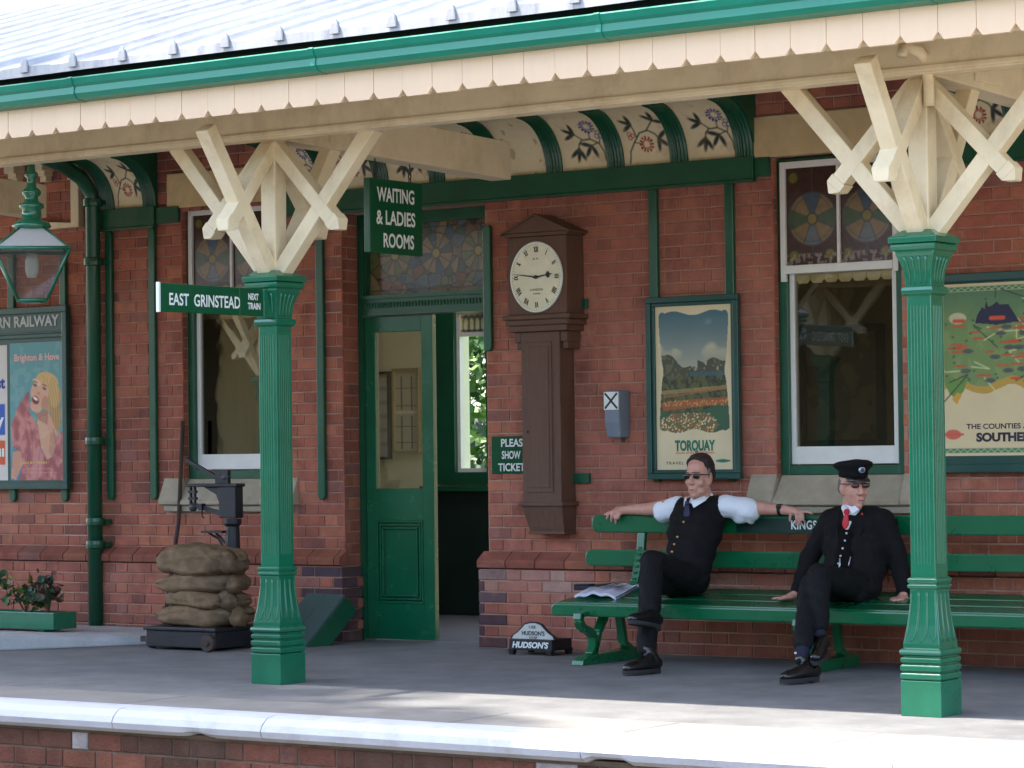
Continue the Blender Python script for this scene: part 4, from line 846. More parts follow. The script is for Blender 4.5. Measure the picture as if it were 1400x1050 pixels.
# ------------------------------------------------------------------ hanging lamp
T = thing('platform_lamp', (-1.0, -2.83, 2.15), 'green four sided gas lantern with opal top hanging from the canopy beam', 'lamp'); X, Y = -1.0, -2.77
def dsq(h): return [(X, Y-h), (X+h, Y), (X, Y+h), (X-h, Y)]
b = MB()
for i in range(4):
    b.tube([(*dsq(.30)[i], 2.455), (*dsq(.115)[i], 2.165)], .009, 6); b.tube([(*dsq(.30)[i], 2.46), (*dsq(.30)[(i+1) % 4], 2.46)], .012, 6); b.tube([(*dsq(.115)[i], 2.165), (*dsq(.115)[(i+1) % 4], 2.165)], .010, 6); b.tube([(*dsq(.30)[i], 2.46), (*dsq(.075)[i], 2.60)], .008, 6)
b.out('frame', GREEN, T, smooth=True)
b = MB(); b.loft([[(*q, z) for q in dsq(h)] for h, z in ((.296, 2.463), (.08, 2.598))], cap=False); b.out('opal_top', M('opal_glass', (196, 190, 184), .3, .05, spec=.5), T)
b = MB(); b.loft([[(*q, z) for q in dsq(h)] for h, z in ((.113, 2.168), (.296, 2.452))], cap=False); b.out('pane', CLEAR, T)
b = MB(); b.lathe([(.10, 2.585), (.115, 2.60), (.10, 2.625), (.06, 2.64), (.055, 2.70), (.072, 2.71), (.072, 2.73), (.045, 2.745), (.035, 2.77), (.055, 2.79), (.055, 2.81), (.03, 2.83), (.024, 2.88), (.04, 2.895), (.04, 2.91), (.024, 2.925), (.022, 2.965)], (X, Y, 0), 20); b.out('chimney', GREEN, T, smooth=True)
b = MB(); b.lathe([(.028, 2.30), (.04, 2.34), (.04, 2.40), (.025, 2.44)], (X, Y, 0), 14); b.out('mantle', M('mantle_white', (214, 210, 200), .6), T, smooth=True)
b = MB(); b.lathe([(.06, 2.15), (.07, 2.16), (.05, 2.168)], (X, Y, 0), 16); b.out('base_cap', GREEN, T)

# ================================================================== bench
T = thing('platform_bench', (3.0, -.6, 0), 'long glossy green slatted bench with cast iron legs along the wall', 'bench')
XB0, XB1 = 1.28, 4.86
def plank(x0, x1, z0, z1, y0, y1):   # rounded-end board in the xz plane
    r = (z1-z0)*.42; pts = []
    for cx_, cz_, a0 in ((x1-r, z0+r, -90), (x1-r, z1-r, 0), (x0+r, z1-r, 90), (x0+r, z0+r, 180)):
        pts += [(cx_+r*math.cos(R(a0+90*i/6)), cz_+r*math.sin(R(a0+90*i/6))) for i in range(7)]
    b = MB(); b.prism(pts, (y0, y1)); return b
plank(XB0, XB1, .748, .858, -.315, -.28).out('back_rail', BENCHG, T, bevel=.008); plank(XB0-.045, XB1+.03, .545, .645, -.325, -.29).out('back_rail', BENCHG, T, bevel=.008)
plank(1.385, 4.93, .278, .352, -.925, -.888).out('front_rail', BENCHG, T, bevel=.010)
for i in range(3):
    y0 = -.886+.182*i; z = .358+.024*i; b = MB(); b.loft([[(x, y0+.004, z-.03), (x, y0+.176, z-.03+.021), (x, y0+.176, z+.021), (x, y0+.004, z)] for x in (1.40-.0*i, 4.92)]); b.out('seat_slat', BENCHG, T, bevel=.007)
for X in (1.63, 3.08, 4.53):
    b = MB(); W_ = .052; up = (1, 0, 0)
    b.prism([(-1.02, 0), (-1.01, .03), (-.94, .055), (-.62, .062), (-.42, .075), (-.36, .07), (-.34, 0)], (X-.04, X+.04), 'x')
    def bar(pts, h_):
        for p0, p1 in zip(pts[:-1], pts[1:]): b.beam((X, *p0), (X, *p1), W_, h_, up)
        for p_ in pts[1:-1]: b.ell((X, *p_), (W_/2, h_/2, h_/2), n=10)
    bar([(-.99, .30), (-1.0, .26), (-.965, .215), (-.90, .195), (-.85, .165), (-.84, .10), (-.885, .05)], .042)
    bar([(-.70, .30), (-.80, .18), (-.85, .06)], .036); bar([(-.57, .33), (-.52, .10), (-.45, .06)], .036)
    bar([(-1.0, .29), (-.55, .335), (-.36, .39)], .03); bar([(-.46, .36), (-.38, .45), (-.305, .64), (-.272, .85)], .034)
    L_ = b.out('leg', BENCHG, T, bevel=.006)
    s_ = MB()
    for k in range(9):
        t_ = k/8; s_.box(X-.012, X+.012, -.405+.115*t_-.008, -.39+.115*t_, .44+.29*t_-.006, .44+.29*t_+.006)
    s_.out('rivet_row', BENCHG, L_)
s = MB(); s.box(2.30, 3.36, -.3185, -.315, .755, .838); PL = s.out('name_plaque', M('plaque_dark', (10, 44, 38), .35, .1), T)
text(PL, 'KINGSCOTE', (2.832, -.3188, .803), (1, 0, 0), (0, 0, 1), .052, LETW, width=.325, bold=.012, depth=.0006, spacing=1.1)
# newspaper and dark case lying on the seat
T = thing('newspaper', (1.62, -.66, .385), 'folded newspaper lying open on the end of the green bench', 'newspaper')
b = MB(); n = 14; top, rows = [], []
for j in range(4):
    for i in range(n+1):
        t_ = i/n; x = 1.47+.27*t_; y = -.80+.085*j+.03*t_; z = .392+.018*j+.022*math.sin(t_*math.pi)*(1-.25*j)+.006*math.sin(t_*17+j); top.append((x, y, z))
b.add(top+[(x, y, z-.016) for x, y, z in top], [(j*(n+1)+i, j*(n+1)+i+1, (j+1)*(n+1)+i+1, (j+1)*(n+1)+i) for j in range(3) for i in range(n)]+[((n+1)*4+j*(n+1)+i, (n+1)*4+(j+1)*(n+1)+i, (n+1)*4+(j+1)*(n+1)+i+1, (n+1)*4+j*(n+1)+i+1) for j in range(3) for i in range(n)]+[(i, (n+1)*4+i, (n+1)*4+i+1, i+1) for i in range(n)]+[((n+1)*3+i, (n+1)*3+i+1, (n+1)*7+i+1, (n+1)*7+i) for i in range(n)])
b.out('pages', M('newsprint', (206, 206, 222), .8, .12, 30), T)
b = MB()
for k in range(10):
    x = 1.50+.023*k; b.add([(x, -.71, .448-.012*(abs(k-5)/5)), (x+.015, -.71, .448-.012*(abs(k-5)/5)), (x+.017, -.60, .463-.012*(abs(k-5)/5)), (x+.002, -.60, .463-.012*(abs(k-5)/5))], [(0, 1, 2, 3)])
b.out('headline', LETB, T)
T = thing('spectacle_case', (1.42, -.60, .39), 'flat dark wallet lying beside the newspaper on the bench', 'wallet'); b = MB(); b.box(-.10, .07, -.05, .05, 0, .028, T=Matrix.Translation((1.44, -.56, .412)) @ Matrix.Rotation(R(12), 4, 'Z')); b.box(-.102, .0, -.052, .052, .028, .036, T=Matrix.Translation((1.44, -.56, .412)) @ Matrix.Rotation(R(12), 4, 'Z')); b.out('cover', M('navy_leather', (26, 30, 44), .5), T, bevel=.008)

# ================================================================== weighing machine, sacks, pole
T = thing('weighing_machine', (-1.35, -.85, 0), 'black cast iron platform weighing machine by the window', 'scale')
b = MB(); b.box(-1.665, -1.075, -1.10, -.60, .018, .125); b.box(-1.68, -1.06, -1.115, -.585, .125, .148); b.out('platform', IRON, T, bevel=.006)
for X, Y in ((-1.10, -1.125), (-1.70, -1.0), (-1.10, -.62), (-1.70, -.65)):
    b = MB(); b.lathe([(.052, 0), (.056, .006), (.056, .028), (.052, .034)], (0, 0, 0), 20); b.lathe([(.018, -.01), (.018, .044)], (0, 0, 0), 12)
    side = Y < -1.1
    b.v = [((X+x, Y+z-.03, .056+y) if side else (X+z-.016, Y+x, .056+y)) for x, y, z in b.v]; b.out('wheel', RUST, T)
b = MB(); b.box(-1.79, -1.68, -1.02, -.98, .04, .075); b.out('axle_end', RUST, T)
b = MB(); b.lathe([(.07, .148), (.075, .17), (.05, .20), (.042, .60), (.05, .62), (.045, .78), (.06, .80), (.06, .83)], (-1.335, -.62, 0), 16); b.out('pillar', IRON, T, smooth=False)
b = MB(); b.box(-1.42, -1.275, -.66, -.58, .835, 1.04); b.box(-1.70, -1.26, -.665, -.575, 1.04, 1.062)
b.loft([[(x, y, z) for x, z in ((-1.57, 1.04), (-1.42, 1.04), (-1.42, .90), (-1.46, .99))] for y in (-.64, -.60)]); HD = b.out('head', IRON, T, bevel=.005)
b = MB(); b.beam((-1.735, -.62, 1.222), (-1.44, -.62, 1.09), .02, .024, (0, 1, 0)); b.box(-1.47, -1.36, -.635, -.605, 1.062, 1.15); b.ell((-1.39, -.62, 1.10), (.04, .02, .03), n=12); b.out('lever', IRON, T)
b = MB(); b.box(-1.70, -1.69, -.63, -.61, .90, 1.06); b.box(-1.665, -1.655, -.63, -.61, .90, 1.06); b.box(-1.71, -1.645, -.632, -.608, .955, .972); b.box(-1.71, -1.645, -.632, -.608, 1.0, 1.017); b.ell((-1.678, -.62, .905), (.035, .02, .03), n=12); b.out('hanger', IRON, T)
b = MB(); b.beam((-1.68, -.62, .925), (-1.42, -.62, .862), .014, .03, (0, 1, 0)); b.tube([(-1.60, -.62, .90), (-1.60, -.62, .85), (-1.585, -.62, .835)], .005, 6); b.box(-1.615, -1.585, -.64, -.60, .885, .93); b.out('steelyard', IRON, T)
b = MB(); b.box(-1.56, -1.375, -.68, -.56, .738, .752); b.tube([(-1.54, -.62, .735), (-1.46, -.62, .70), (-1.385, -.62, .60)], .008, 6); b.tube([(-1.48, -.62, .735), (-1.43, -.62, .70), (-1.385, -.62, .66)], .008, 6); b.tube([(-1.44, -.62, .72), (-1.42, -.62, .68), (-1.45, -.62, .69)], .006, 6); b.out('weight_shelf', IRON, T)
def sack(c, L_, D_, H_, rot, label, seed, tuft):
    T = thing('sack', (c[0], c[1], c[2]-H_/2), label, 'sack', 'full sacks piled on the weighing machine'); b = MB(); nu, nv = 56, 36; rings = []
    for i in range(1, nv):
        a = math.pi*i/nv-math.pi/2; ring = []
        for k in range(nu):
            t_ = 2*math.pi*k/nu; sg = lambda x, e: math.copysign(abs(x)**e, x)
            x = sg(math.cos(a), .55)*sg(math.cos(t_), .7)*L_/2; y = sg(math.cos(a), .55)*sg(math.sin(t_), .7)*D_/2; z = sg(math.sin(a), .58)*H_/2
            q = Vector((x, y, z)); n_ = mnoise.noise(q*5+Vector((seed, 0, 0)))*.010+mnoise.noise(Vector((q.x*6, q.y*6, q.z*30))+Vector((seed*3, 1, 0)))*.010
            xn = x/(L_/2); z *= 1-.28*max(0, -xn)**2*(1+.3*math.sin(seed)); z += -.16*H_*xn**2*(1 if a > 0 else .1)-.022*mnoise.noise(Vector((x*4, seed, 0))); n_ += .010*max(0, xn-.1)*math.sin(t_*13+seed*2+z*60)+.006*math.sin(x*38+z*60+seed+4*mnoise.noise(q*9)); n_ -= .012*math.exp(-((z-.02*math.sin(x*9+seed))/.012)**2); f_ = 1+n_/max(.08, q.length)
            ring.append((x*f_, y*f_, z*f_))
        rings.append(ring)
    b.loft(rings); Rm = Matrix.Translation(c) @ Matrix.Rotation(rot, 4, 'Z'); b.v = [tuple(Rm @ Vector(v)) for v in b.v]; b.out('body', BURLAP, T, smooth=True)
    e = MB(); p0 = Rm @ Vector((L_/2*.93, -D_*.18, 0)); dr = (Rm.to_3x3() @ Vector((.7, -.5, -.15))).normalized()
    nu = 22; rings = []
    for t_, r_ in ((-.03, .085), (.01, .052), (.025, .034), (.045, .05), (.075, .066), (.09, .07)):
        a_ = dr.cross(Vector((0, 0, 1))).normalized(); b_ = dr.cross(a_); rings.append([p0+dr*t_*tuft+(a_*math.cos(q)+b_*math.sin(q))*(r_*tuft*(1+(.10*math.sin(q*6+seed)+.12*math.sin(q*11+2*seed)+.08*math.sin(q*3)) * max(0, t_*10))) for q in [2*math.pi*k/nu for k in range(nu)]])
    e.loft(rings); e.out('tied_neck', BURLAP, T, smooth=True)
sack((-1.385, -.84, .222), .66, .44, .155, R(3), 'lowest burlap sack of the pile, flattened on the scale plate', 1.2, .9)
sack((-1.355, -.85, .322), .58, .42, .125, R(-6), 'dull burlap sack second from the bottom of the pile', 4.7, .75)
sack((-1.40, -.84, .425), .64, .43, .15, R(2), 'long burlap sack just under the topmost one', 8.3, .8)
sack((-1.40, -.85, .565), .64, .44, .21, R(-3), 'plump pale burlap sack lying on top of the pile', 12.1, .9)
T = thing('wooden_pole', (-2.2, -.3, 0), 'thin dark pole leaning against the wall by the window sill', 'pole'); b = MB(); b.tube([(-2.11, -.46, 0), (-2.30, -.07, .80), (-2.275, -.045, 1.49)], [.016, .015, .014], 10); b.out('shaft', RUST, T, smooth=True)
b = MB(); b.tube([(-2.105, -.468, 0.0), (-2.115, -.45, .05)], .02, 10); b.out('ferrule', IRON, T)
# weathered green trough lid leaning by the door jamb
T = thing('wooden_box', (-.98, -.3, 0), 'weathered green wooden trough tipped up against the wall by the door', 'box'); Q = Matrix.Translation((-1.0, -.50, .0)) @ Matrix.Rotation(R(-14), 4, 'Z') @ Matrix.Rotation(R(-46), 4, 'X')
G2 = M('weathered_green_wood', (62, 84, 80), .85, .2, 10, .3, 60, stain=(50, 70, 66), stretch=(1, 1, 8))
b = MB(); b.box(-.20, .0, 0, .02, .0, .47, T=Q); b.box(.003, .20, 0, .02, 0, .47, T=Q); b.out('boards', G2, T, bevel=.003)
b = MB(); b.box(.18, .203, .021, .15, 0.0, .468, T=Q); b.box(-.203, -.18, .021, .15, 0, .468, T=Q); b.box(-.18, .18, .021, .15, .445, .468, T=Q); b.out('side_boards', DGREEN, T, bevel=.003)
# ------------------------------------------------------------------ dog bowl stand with lettered arch
T = thing('water_trough', (.9, -.42, 0), 'small black iron trough with a white lettered arch standing by the wall', 'trough'); Y = -.475
b = MB(); b.box(.765, 1.085, Y, Y+.02, .03, .098); b.box(.765, 1.085, Y+.2, Y+.22, .03, .098); b.box(.765, .785, Y+.02, Y+.2, .03, .098); b.box(1.065, 1.085, Y+.02, Y+.2, .03, .098); b.box(.785, 1.065, Y+.02, Y+.2, .03, .045)
for X in (.785, 1.065):
    for y in (Y+.01, Y+.21): b.loft([[(X-h, y-h, z), (X+h, y-h, z), (X+h, y+h, z), (X-h, y+h, z)] for h, z in ((.016, 0), (.022, .04))])
b.out('trough', IRON, T, bevel=.005)
arch = lambda s: [(.925+s*(x-.925), .098+s*(z-.098)) for x, z in [(.765, .098), (1.085, .098), (1.075, .118), (1.045, .135), (1.02, .155), (.985, .188), (.945, .198), (.905, .198), (.865, .188), (.83, .155), (.805, .135), (.775, .118)]]
b = MB(); b.prism(arch(1.05), (Y+.03, Y+.045)); b.out('arch_plate', IRON, T); b = MB(); b.prism(arch(.96), (Y+.026, Y+.0298)); b.out('white_face', M('white_enamel', (196, 198, 190), .4, .1, 30), T)
text(T, "HUDSON'S", (.925, Y, .064), (1, 0, 0), (0, 0, 1), .036, LETW, width=.27, bold=.03, shear=.2)
text(T, "HUDSON'S", (.93, Y+.026, .134), (1, 0, 0), (0, 0, 1), .026, LETB, width=.17, bold=.02)
text(T, 'USE', (.925, Y+.026, .172), (1, 0, 0), (0, 0, 1), .018, LETB, width=.05, bold=.01); text(T, 'SOAP', (.93, Y+.026, .108), (1, 0, 0), (0, 0, 1), .014, LETB, width=.06, bold=.01)

# ================================================================== raised kerb, planter, plants
b = MB(); b.loft([[(-1.9, -.72, 0), (-2.46, -1.68, 0), (-6, -1.72, 0), (-6, -.001-.062, 0), (-1.9, -.062, 0)], [(-1.93, -.72, .05), (-2.47, -1.66, .092), (-6, -1.70, .092), (-6, -.062, .07), (-1.93, -.062, .05)]])
K = b.out('low_kerb', M('whitewash', (176, 176, 176), .85, .12, 5, .4, 60, stain=(130, 128, 122), stain_amt=.5), bevel=.012); tag(K, 'low whitewashed concrete ledge under the planter', 'ledge')
T = thing('planter_box', (-3.2, -.88, .07), 'green wooden planter trough of geraniums on the white ledge', 'planter'); x0, x1, y0, y1, z0, z1 = -4.4, -2.60, -.99, -.77, .092, .205
b = MB(); b.box(x0, x1, y0, y0+.02, z0, z1); b.box(x0, x1, y1-.02, y1, z0, z1); b.box(x0, x0+.02, y0+.02, y1-.02, z0, z1); b.box(x1-.02, x1, y0+.02, y1-.02, z0, z1)
for X in (-4.2, -3.4, -2.75): b.box(X-.03, X+.03, y0+.03, y1-.03, .075, z0)
b.out('trough', GREEN, T, bevel=.004)
b = MB(); b.box(x0+.02, x1-.02, y0+.02, y1-.02, z0, z1-.02); b.out('soil', M('soil', (52, 38, 30), .95, .3, 30, .8, 60), T)
LEAFS = [M('leaf_green', (50, 80, 38), .6, .3, 20), M('leaf_yellow', (100, 118, 50), .6, .3, 20), M('leaf_dark', (44, 66, 44), .6, .3, 20), M('leaf_red', (96, 62, 50), .6, .3, 20)]
STEM = M('stem', (88, 70, 48), .8, .2)
def plant(c, h, spread, n, label, mix, seed):
    r_ = random.Random(seed); T = thing('geranium', c, label, 'plant', 'geraniums in the planter'); st, lf = MB(), MB()
    for k in range(7):
        a = r_.uniform(0, 6.28); d = r_.uniform(.2, 1)*spread; tip = Vector((c[0]+d*math.cos(a), c[1]+d*.6*math.sin(a), c[2]+h*r_.uniform(.55, .95))); mid = Vector((c[0]+d*.4*math.cos(a), c[1]+d*.3*math.sin(a), c[2]+h*.45)); st.tube([c, mid, tip], [.007, .006, .004], 6)
        for j in range(n//4):
            p0 = tip+Vector((r_.gauss(0, .04), r_.gauss(0, .035), r_.gauss(0, .045))); rr = r_.uniform(.014, .032); nrm = Vector((r_.gauss(0, .6), -.5+r_.gauss(0, .5), .7+r_.gauss(0, .4))).normalized(); a_ = nrm.orthogonal().normalized(); b_ = nrm.cross(a_); m_ = 8
            vs = [p0-nrm*rr*.25]+[p0+(a_*math.cos(q)+b_*math.sin(q))*rr*(1+.14*math.sin(q*4+seed)) for q in [6.283*i/m_ for i in range(m_)]]; lf.add(vs, [(0, 1+i, 1+(i+1) % m_) for i in range(m_)], r_.choice(mix))
    st.out('stem', STEM, T); lf.out('foliage', LEAFS, T, fix=False)
plant((-3.33, -.88, .19), .27, .15, 70, 'bright green leafy geranium at the far end of the planter', [0, 0, 1, 0], 3); plant((-2.98, -.88, .19), .17, .12, 56, 'low geranium with yellow green leaves in the middle of the planter', [0, 1, 2, 1], 5); plant((-2.76, -.88, .19), .25, .10, 49, 'sparse dark reddish geranium at the near end of the planter', [2, 3, 2, 3], 8); plant((-3.75, -.88, .19), .25, .16, 63, 'leafy geranium at the outer end of the planter', [0, 0, 1, 2], 11)
# ================================================================== the two men
LENS = M('dark_lens', (20, 18, 18), .12, .05, spec=.6); BRASS = M('brass', (190, 160, 80), .3, .1, metal=.8); SILVER = M('silver', (200, 204, 210), .3, .1, metal=.6)
HAIRD = M('dark_hair', (62, 50, 46), .7, .4, 40, .9, 90, stain=(92, 82, 78), stain_amt=.6, stain_scale=14, stretch=(1, 1, 4), spec=.2); HAIRG = M('grey_hair', (110, 104, 98), .7, .3, 60); LIP = M('lip', (160, 84, 78), .5, .05); NAVYT = M('navy_tie', (34, 36, 66), .5, .3, 60); REDT = M('red_tie', (190, 22, 34), .5, .1)
def frame3(o, fwd, up=(0, 0, 1), s=1, sx=1):
    f = Vector(fwd).normalized(); r = f.cross(Vector(up)).normalized(); u = r.cross(f)
    m_ = Matrix((r*s*sx, f*s, u*s)).transposed().to_4x4(); m_.translation = Vector(o); return m_
def loc(Mx, mb):
    mb.v = [tuple(Mx @ Vector(v)) for v in mb.v]; return mb
def merge(a, b): a.add(b.v, b.f); return a
def head_prims(jaw=1.0):
    h = MB(); h.ell((0, -.014, .035), (.074, .094, .084)); h.ell((0, .02, -.025), (.062, .068, .088)); h.ell((0, .030, -.076), (.055*jaw, .048, .037)); h.ell((0, .0, -.06), (.058*jaw, .05, .04)); h.ell((0, .066, -.098), (.024, .022, .020))
    h.capsule((0, .085, .008), .009, (0, .107, -.026), .0145); h.capsule((-.014, .094, -.03), .010, (.014, .094, -.03), .010); h.capsule((-.035, .072, .022), .014, (.035, .072, .022), .014)
    h.ell((-.038, .056, -.03), (.024, .022, .024)); h.ell((.038, .056, -.03), (.024, .022, .024)); h.capsule((-.018, .083, -.062), .010, (.018, .083, -.062), .010); h.capsule((-.015, .081, -.073), .010, (.015, .081, -.073), .010)
    for s in (1, -1): h.ell((s*.073, -.008, -.008), (.011, .022, .033)); h.ell((s*.070, -.004, -.034), (.010, .012, .014))
    h.capsule((0, -.02, -.05), .052, (0, -.045, -.17), .058); return h
def fingers(b, chains, r=.0098):
    for ch in chains:
        for i, (p0, p1) in enumerate(zip(ch[:-1], ch[1:])): b.capsule(p0, r*(1-.08*i), p1, r*(.93-.08*i), 10)
def shoe(parent, ankle, heel, toe, up, name='shoe'):
    heel, toe, up = Vector(heel), Vector(toe), Vector(up).normalized(); f = (toe-heel).normalized(); up = (up-f*up.dot(f)).normalized(); r = f.cross(up); L_ = (toe-heel).length
    b = MB(); P = lambda a, c, d: heel+f*a*L_+r*c+up*d
    b.capsule(P(.08, 0, .045), .036, P(.45, 0, .042), .036); b.capsule(P(.45, 0, .042), .037, P(.82, 0, .030), .035); b.ell(P(.88, 0, .030), (.034, .034, .028)); b.capsule(P(.12, 0, .05), .036, Vector(ankle), .040); b.capsule(P(.3, 0, .07), .03, P(.6, 0, .045), .033)
    S = remesh(b, name, SHOE, parent, .006, 5)
    so = MB(); out = []
    for k in range(24):
        a = 2*math.pi*k/24; x = .5-.53*math.cos(a); wd = (.040+.008*math.cos((x-.75)*4))*math.sin(a); wd *= (1 if x > .3 else .9); out.append((x, wd))
    so.loft([[P(x, w_*s, d) for x, w_ in out] for d, s in ((-.004, .97), (.006, 1.03), (.018, 1.0))]); so.box(0, 0, 0, 0, 0, 0) if False else None
    hl = [(x, w_) for x, w_ in out if x < .3]; so.loft([[P(x, w_, d) for x, w_ in hl] for d in (-.016, -.003)])
    so.out('sole', SOLE, S)
    la = MB()
    for a in (.34, .42, .50, .58): la.tube([P(a, -.018, .078-.02*(a-.34)/.24), P(a, 0, .086-.02*(a-.34)/.24), P(a, .018, .078-.02*(a-.34)/.24)], .003, 6)
    la.out('laces', LETB, S); return S
def button(parent, p, mat, r=.008, n=(0.2, -1, 0)):
    b = MB(); b.ell(p, (r, r*.6, r), n=10); return b.out('button', mat, parent, smooth=True)

# ---- the bareheaded man in shirt sleeves and waistcoat
T = thing('person', (2.15, -.6, 0), 'seated man in sunglasses, black waistcoat and white short sleeves, arms spread along the bench back', 'person', 'railwaymen sitting on the bench')
HM = frame3((2.152, -.485, 1.087), (.04, -1.0, -.05), s=1.06, sx=.90)
body = loc(HM, head_prims(1.06))
body.capsule((2.055, -.43, .84), .09, (2.17, -.43, .84), .09); body.capsule((2.11, -.44, .82), .10, (2.11, -.54, .58), .09); body.capsule((2.04, -.42, .92), .055, (2.19, -.42, .925), .055); body.capsule((2.125, -.44, .90), .05, (2.142, -.455, .97), .052)
body.capsule((1.975, -.42, .92), .05, (1.735, -.345, .893), .041); body.capsule((1.735, -.345, .893), .042, (1.555, -.328, .886), .029)
body.capsule((2.265, -.42, .925), .05, (2.47, -.35, .898), .043); body.capsule((2.47, -.35, .898), .043, (2.63, -.335, .888), .030)
body.capsule((1.555, -.328, .886), .028, (1.475, -.325, .880), .026); body.ell((1.50, -.322, .879), (.05, .036, .017)); body.ell((1.475, -.335, .876), (.035, .03, .016))
fingers(body, [[(1.46, -.335, .876), (1.425, -.338, .872), (1.392, -.340, .855)], [(1.462, -.342, .874), (1.428, -.350, .862), (1.412, -.348, .832)], [(1.475, -.348, .872), (1.452, -.356, .850), (1.446, -.350, .818)], [(1.492, -.348, .870), (1.478, -.354, .842), (1.476, -.348, .806)], [(1.52, -.33, .872), (1.508, -.352, .858), (1.498, -.355, .835)]])
body.capsule((2.63, -.335, .888), .029, (2.70, -.332, .880), .026); body.ell((2.70, -.33, .878), (.05, .036, .018)); body.ell((2.735, -.338, .874), (.032, .03, .016))
fingers(body, [[(2.745, -.335, .878), (2.785, -.338, .878), (2.822, -.342, .868)], [(2.742, -.346, .872), (2.768, -.354, .856), (2.770, -.352, .826)], [(2.732, -.350, .868), (2.748, -.358, .842), (2.744, -.352, .808)], [(2.718, -.350, .866), (2.726, -.356, .838), (2.720, -.350, .804)], [(2.69, -.345, .872), (2.685, -.358, .85), (2.682, -.356, .825)]])
body.capsule((2.05, -.60, .48), .07, (2.13, -1.0, .50), .05); body.capsule((2.13, -1.0, .50), .05, (2.29, -1.30, .14), .035); body.capsule((2.16, -.60, .48), .07, (2.172, -1.05, .61), .05); body.capsule((2.172, -1.05, .61), .05, (2.265, -1.21, .31), .035)
BD = remesh(body, 'body', SKIN, T, .0058, 4)
hr = MB(); hr.ell((0, -.028, .046), (.082, .090, .082)); hr.ell((0, -.058, .008), (.077, .054, .056)); hr.ell((0, -.02, .085), (.074, .072, .048)); hr.capsule((-.045, -.005, .104), .018, (.045, -.005, .104), .018); hr.ell((0, -.008, .096), (.056, .05, .024)); hr.capsule((-.062, .0, .05), .018, (-.058, .01, .085), .018); hr.capsule((.062, .0, .05), .018, (.058, .01, .085), .018)
HR = remesh(loc(HM, hr), 'hair', HAIRD, T, .006, 4)
sb = MB(); 
for s in (1, -1): sb.ell((s*.0745, .004, .018), (.006, .016, .034), n=10)
loc(HM, sb).out('sideburn', HAIRG, HR, smooth=True)
def glasses(T, HM, lens, dz=0):
    HM0 = HM; HM = HM @ Matrix.Translation((0, 0, dz))
    g = MB()
    for s in (1, -1): g.ell((s*.033, .088, .006), (.0265, .006, .0155), n=14)
    L_ = loc(HM, g).out('sunglasses', lens, T, smooth=True)
    g = MB(); g.tube([(-.012, .1, .017), (.012, .1, .017)], .003, 6)
    for s in (1, -1): g.tube([(s*.058, .088, .016), (s*.074, .06, .014), (s*.078, -.01, .010), (s*.077, -.03, -.008)], .0028, 6); g.tube([(s*.008, .098, .026), (s*.034, .097, .029), (s*.06, .088, .024)], .0025, 6)
    loc(HM, g).out('glasses_frame', LETB, L_)
    m_ = MB(); m_.ell((0, .0915, -.0675), (.021, .004, .0042), n=12); loc(HM0, m_).out('mouth', LIP, T, smooth=True)
glasses(T, HM, LENS)
w_ = MB(); w_.capsule((2.048, -.445, .83), .112, (2.178, -.445, .83), .112); w_.capsule((2.012, -.425, .898), .070, (2.232, -.425, .906), .072); w_.capsule((2.06, -.43, .925), .05, (2.19, -.43, .93), .05); w_.capsule((2.05, -.485, .75), .112, (2.175, -.48, .75), .112); w_.capsule((2.06, -.525, .66), .102, (2.165, -.52, .655), .104); w_.capsule((2.07, -.565, .575), .098, (2.165, -.56, .565), .10)
WC = remesh(w_, 'waistcoat', BLACKC, T, .009, 6, wr=.0045)
s_ = MB(); s_.capsule((1.965, -.415, .905), .068, (1.865, -.375, .885), .066); s_.capsule((1.865, -.375, .885), .068, (1.835, -.367, .876), .071); s_.ell((1.83, -.366, .855), (.02, .045, .05)); s_.capsule((2.285, -.412, .912), .070, (2.37, -.375, .895), .068); s_.capsule((2.37, -.375, .895), .069, (2.418, -.365, .884), .073); s_.ell((2.425, -.365, .853), (.022, .05, .055)); s_.capsule((2.06, -.42, .905), .06, (2.18, -.42, .91), .06); s_.ell((1.87, -.375, .855), (.05, .05, .04)); s_.ell((2.37, -.38, .855), (.06, .05, .05))
s_.capsule((2.10, -.475, .945), .026, (2.175, -.455, .955), .03); s_.capsule((2.085, -.44, .95), .025, (2.19, -.43, .965), .025)
SH = remesh(s_, 'shirt', SHIRT, T, .008, 3, wr=.006)
cl = MB(); cl.loft([[(2.098+x, -.525+y, .955+z) for x, y, z in q] for q in ([(-.02, .01, .012), (-.045, .03, -.002), (-.020, -.022, -.045), (.0, -.028, -.012)], [(-.02, .018, .014), (-.045, .038, .0), (-.020, -.014, -.043), (.0, -.020, -.010)])]); cl.loft([[(2.13+x, -.525+y, .955+z) for x, y, z in q] for q in ([(.055, .04, .022), (.0, -.026, -.012), (.022, -.028, -.05), (.075, .02, -.008)], [(.055, .05, .024), (.0, -.018, -.010), (.022, -.018, -.048), (.075, .03, -.006)])]); cl.out('collar', SHIRT, SH)
ti = MB(); ti.ell((2.108, -.555, .932), (.016, .012, .016), n=10); ti.loft([[(2.108-a+dx, -.556-d, z) for a, d in ((w2, 0), (-w2, 0), (-w2, -.012), (w2, -.012))] for w2, z, dx in ((.012, .922, 0), (.022, .87, -.003), (.016, .855, -.004))]); ti.out('necktie', NAVYT, T, smooth=False)
for k in range(1, 6): 
    z = .865-.043*k; y = -.557-.012*min(k, 2)-.018*max(0, k-2); button(WC, (2.098-.010*k, [-.555, -.563, -.582, -.602, -.622, -.632][k], z), BRASS, .0085)
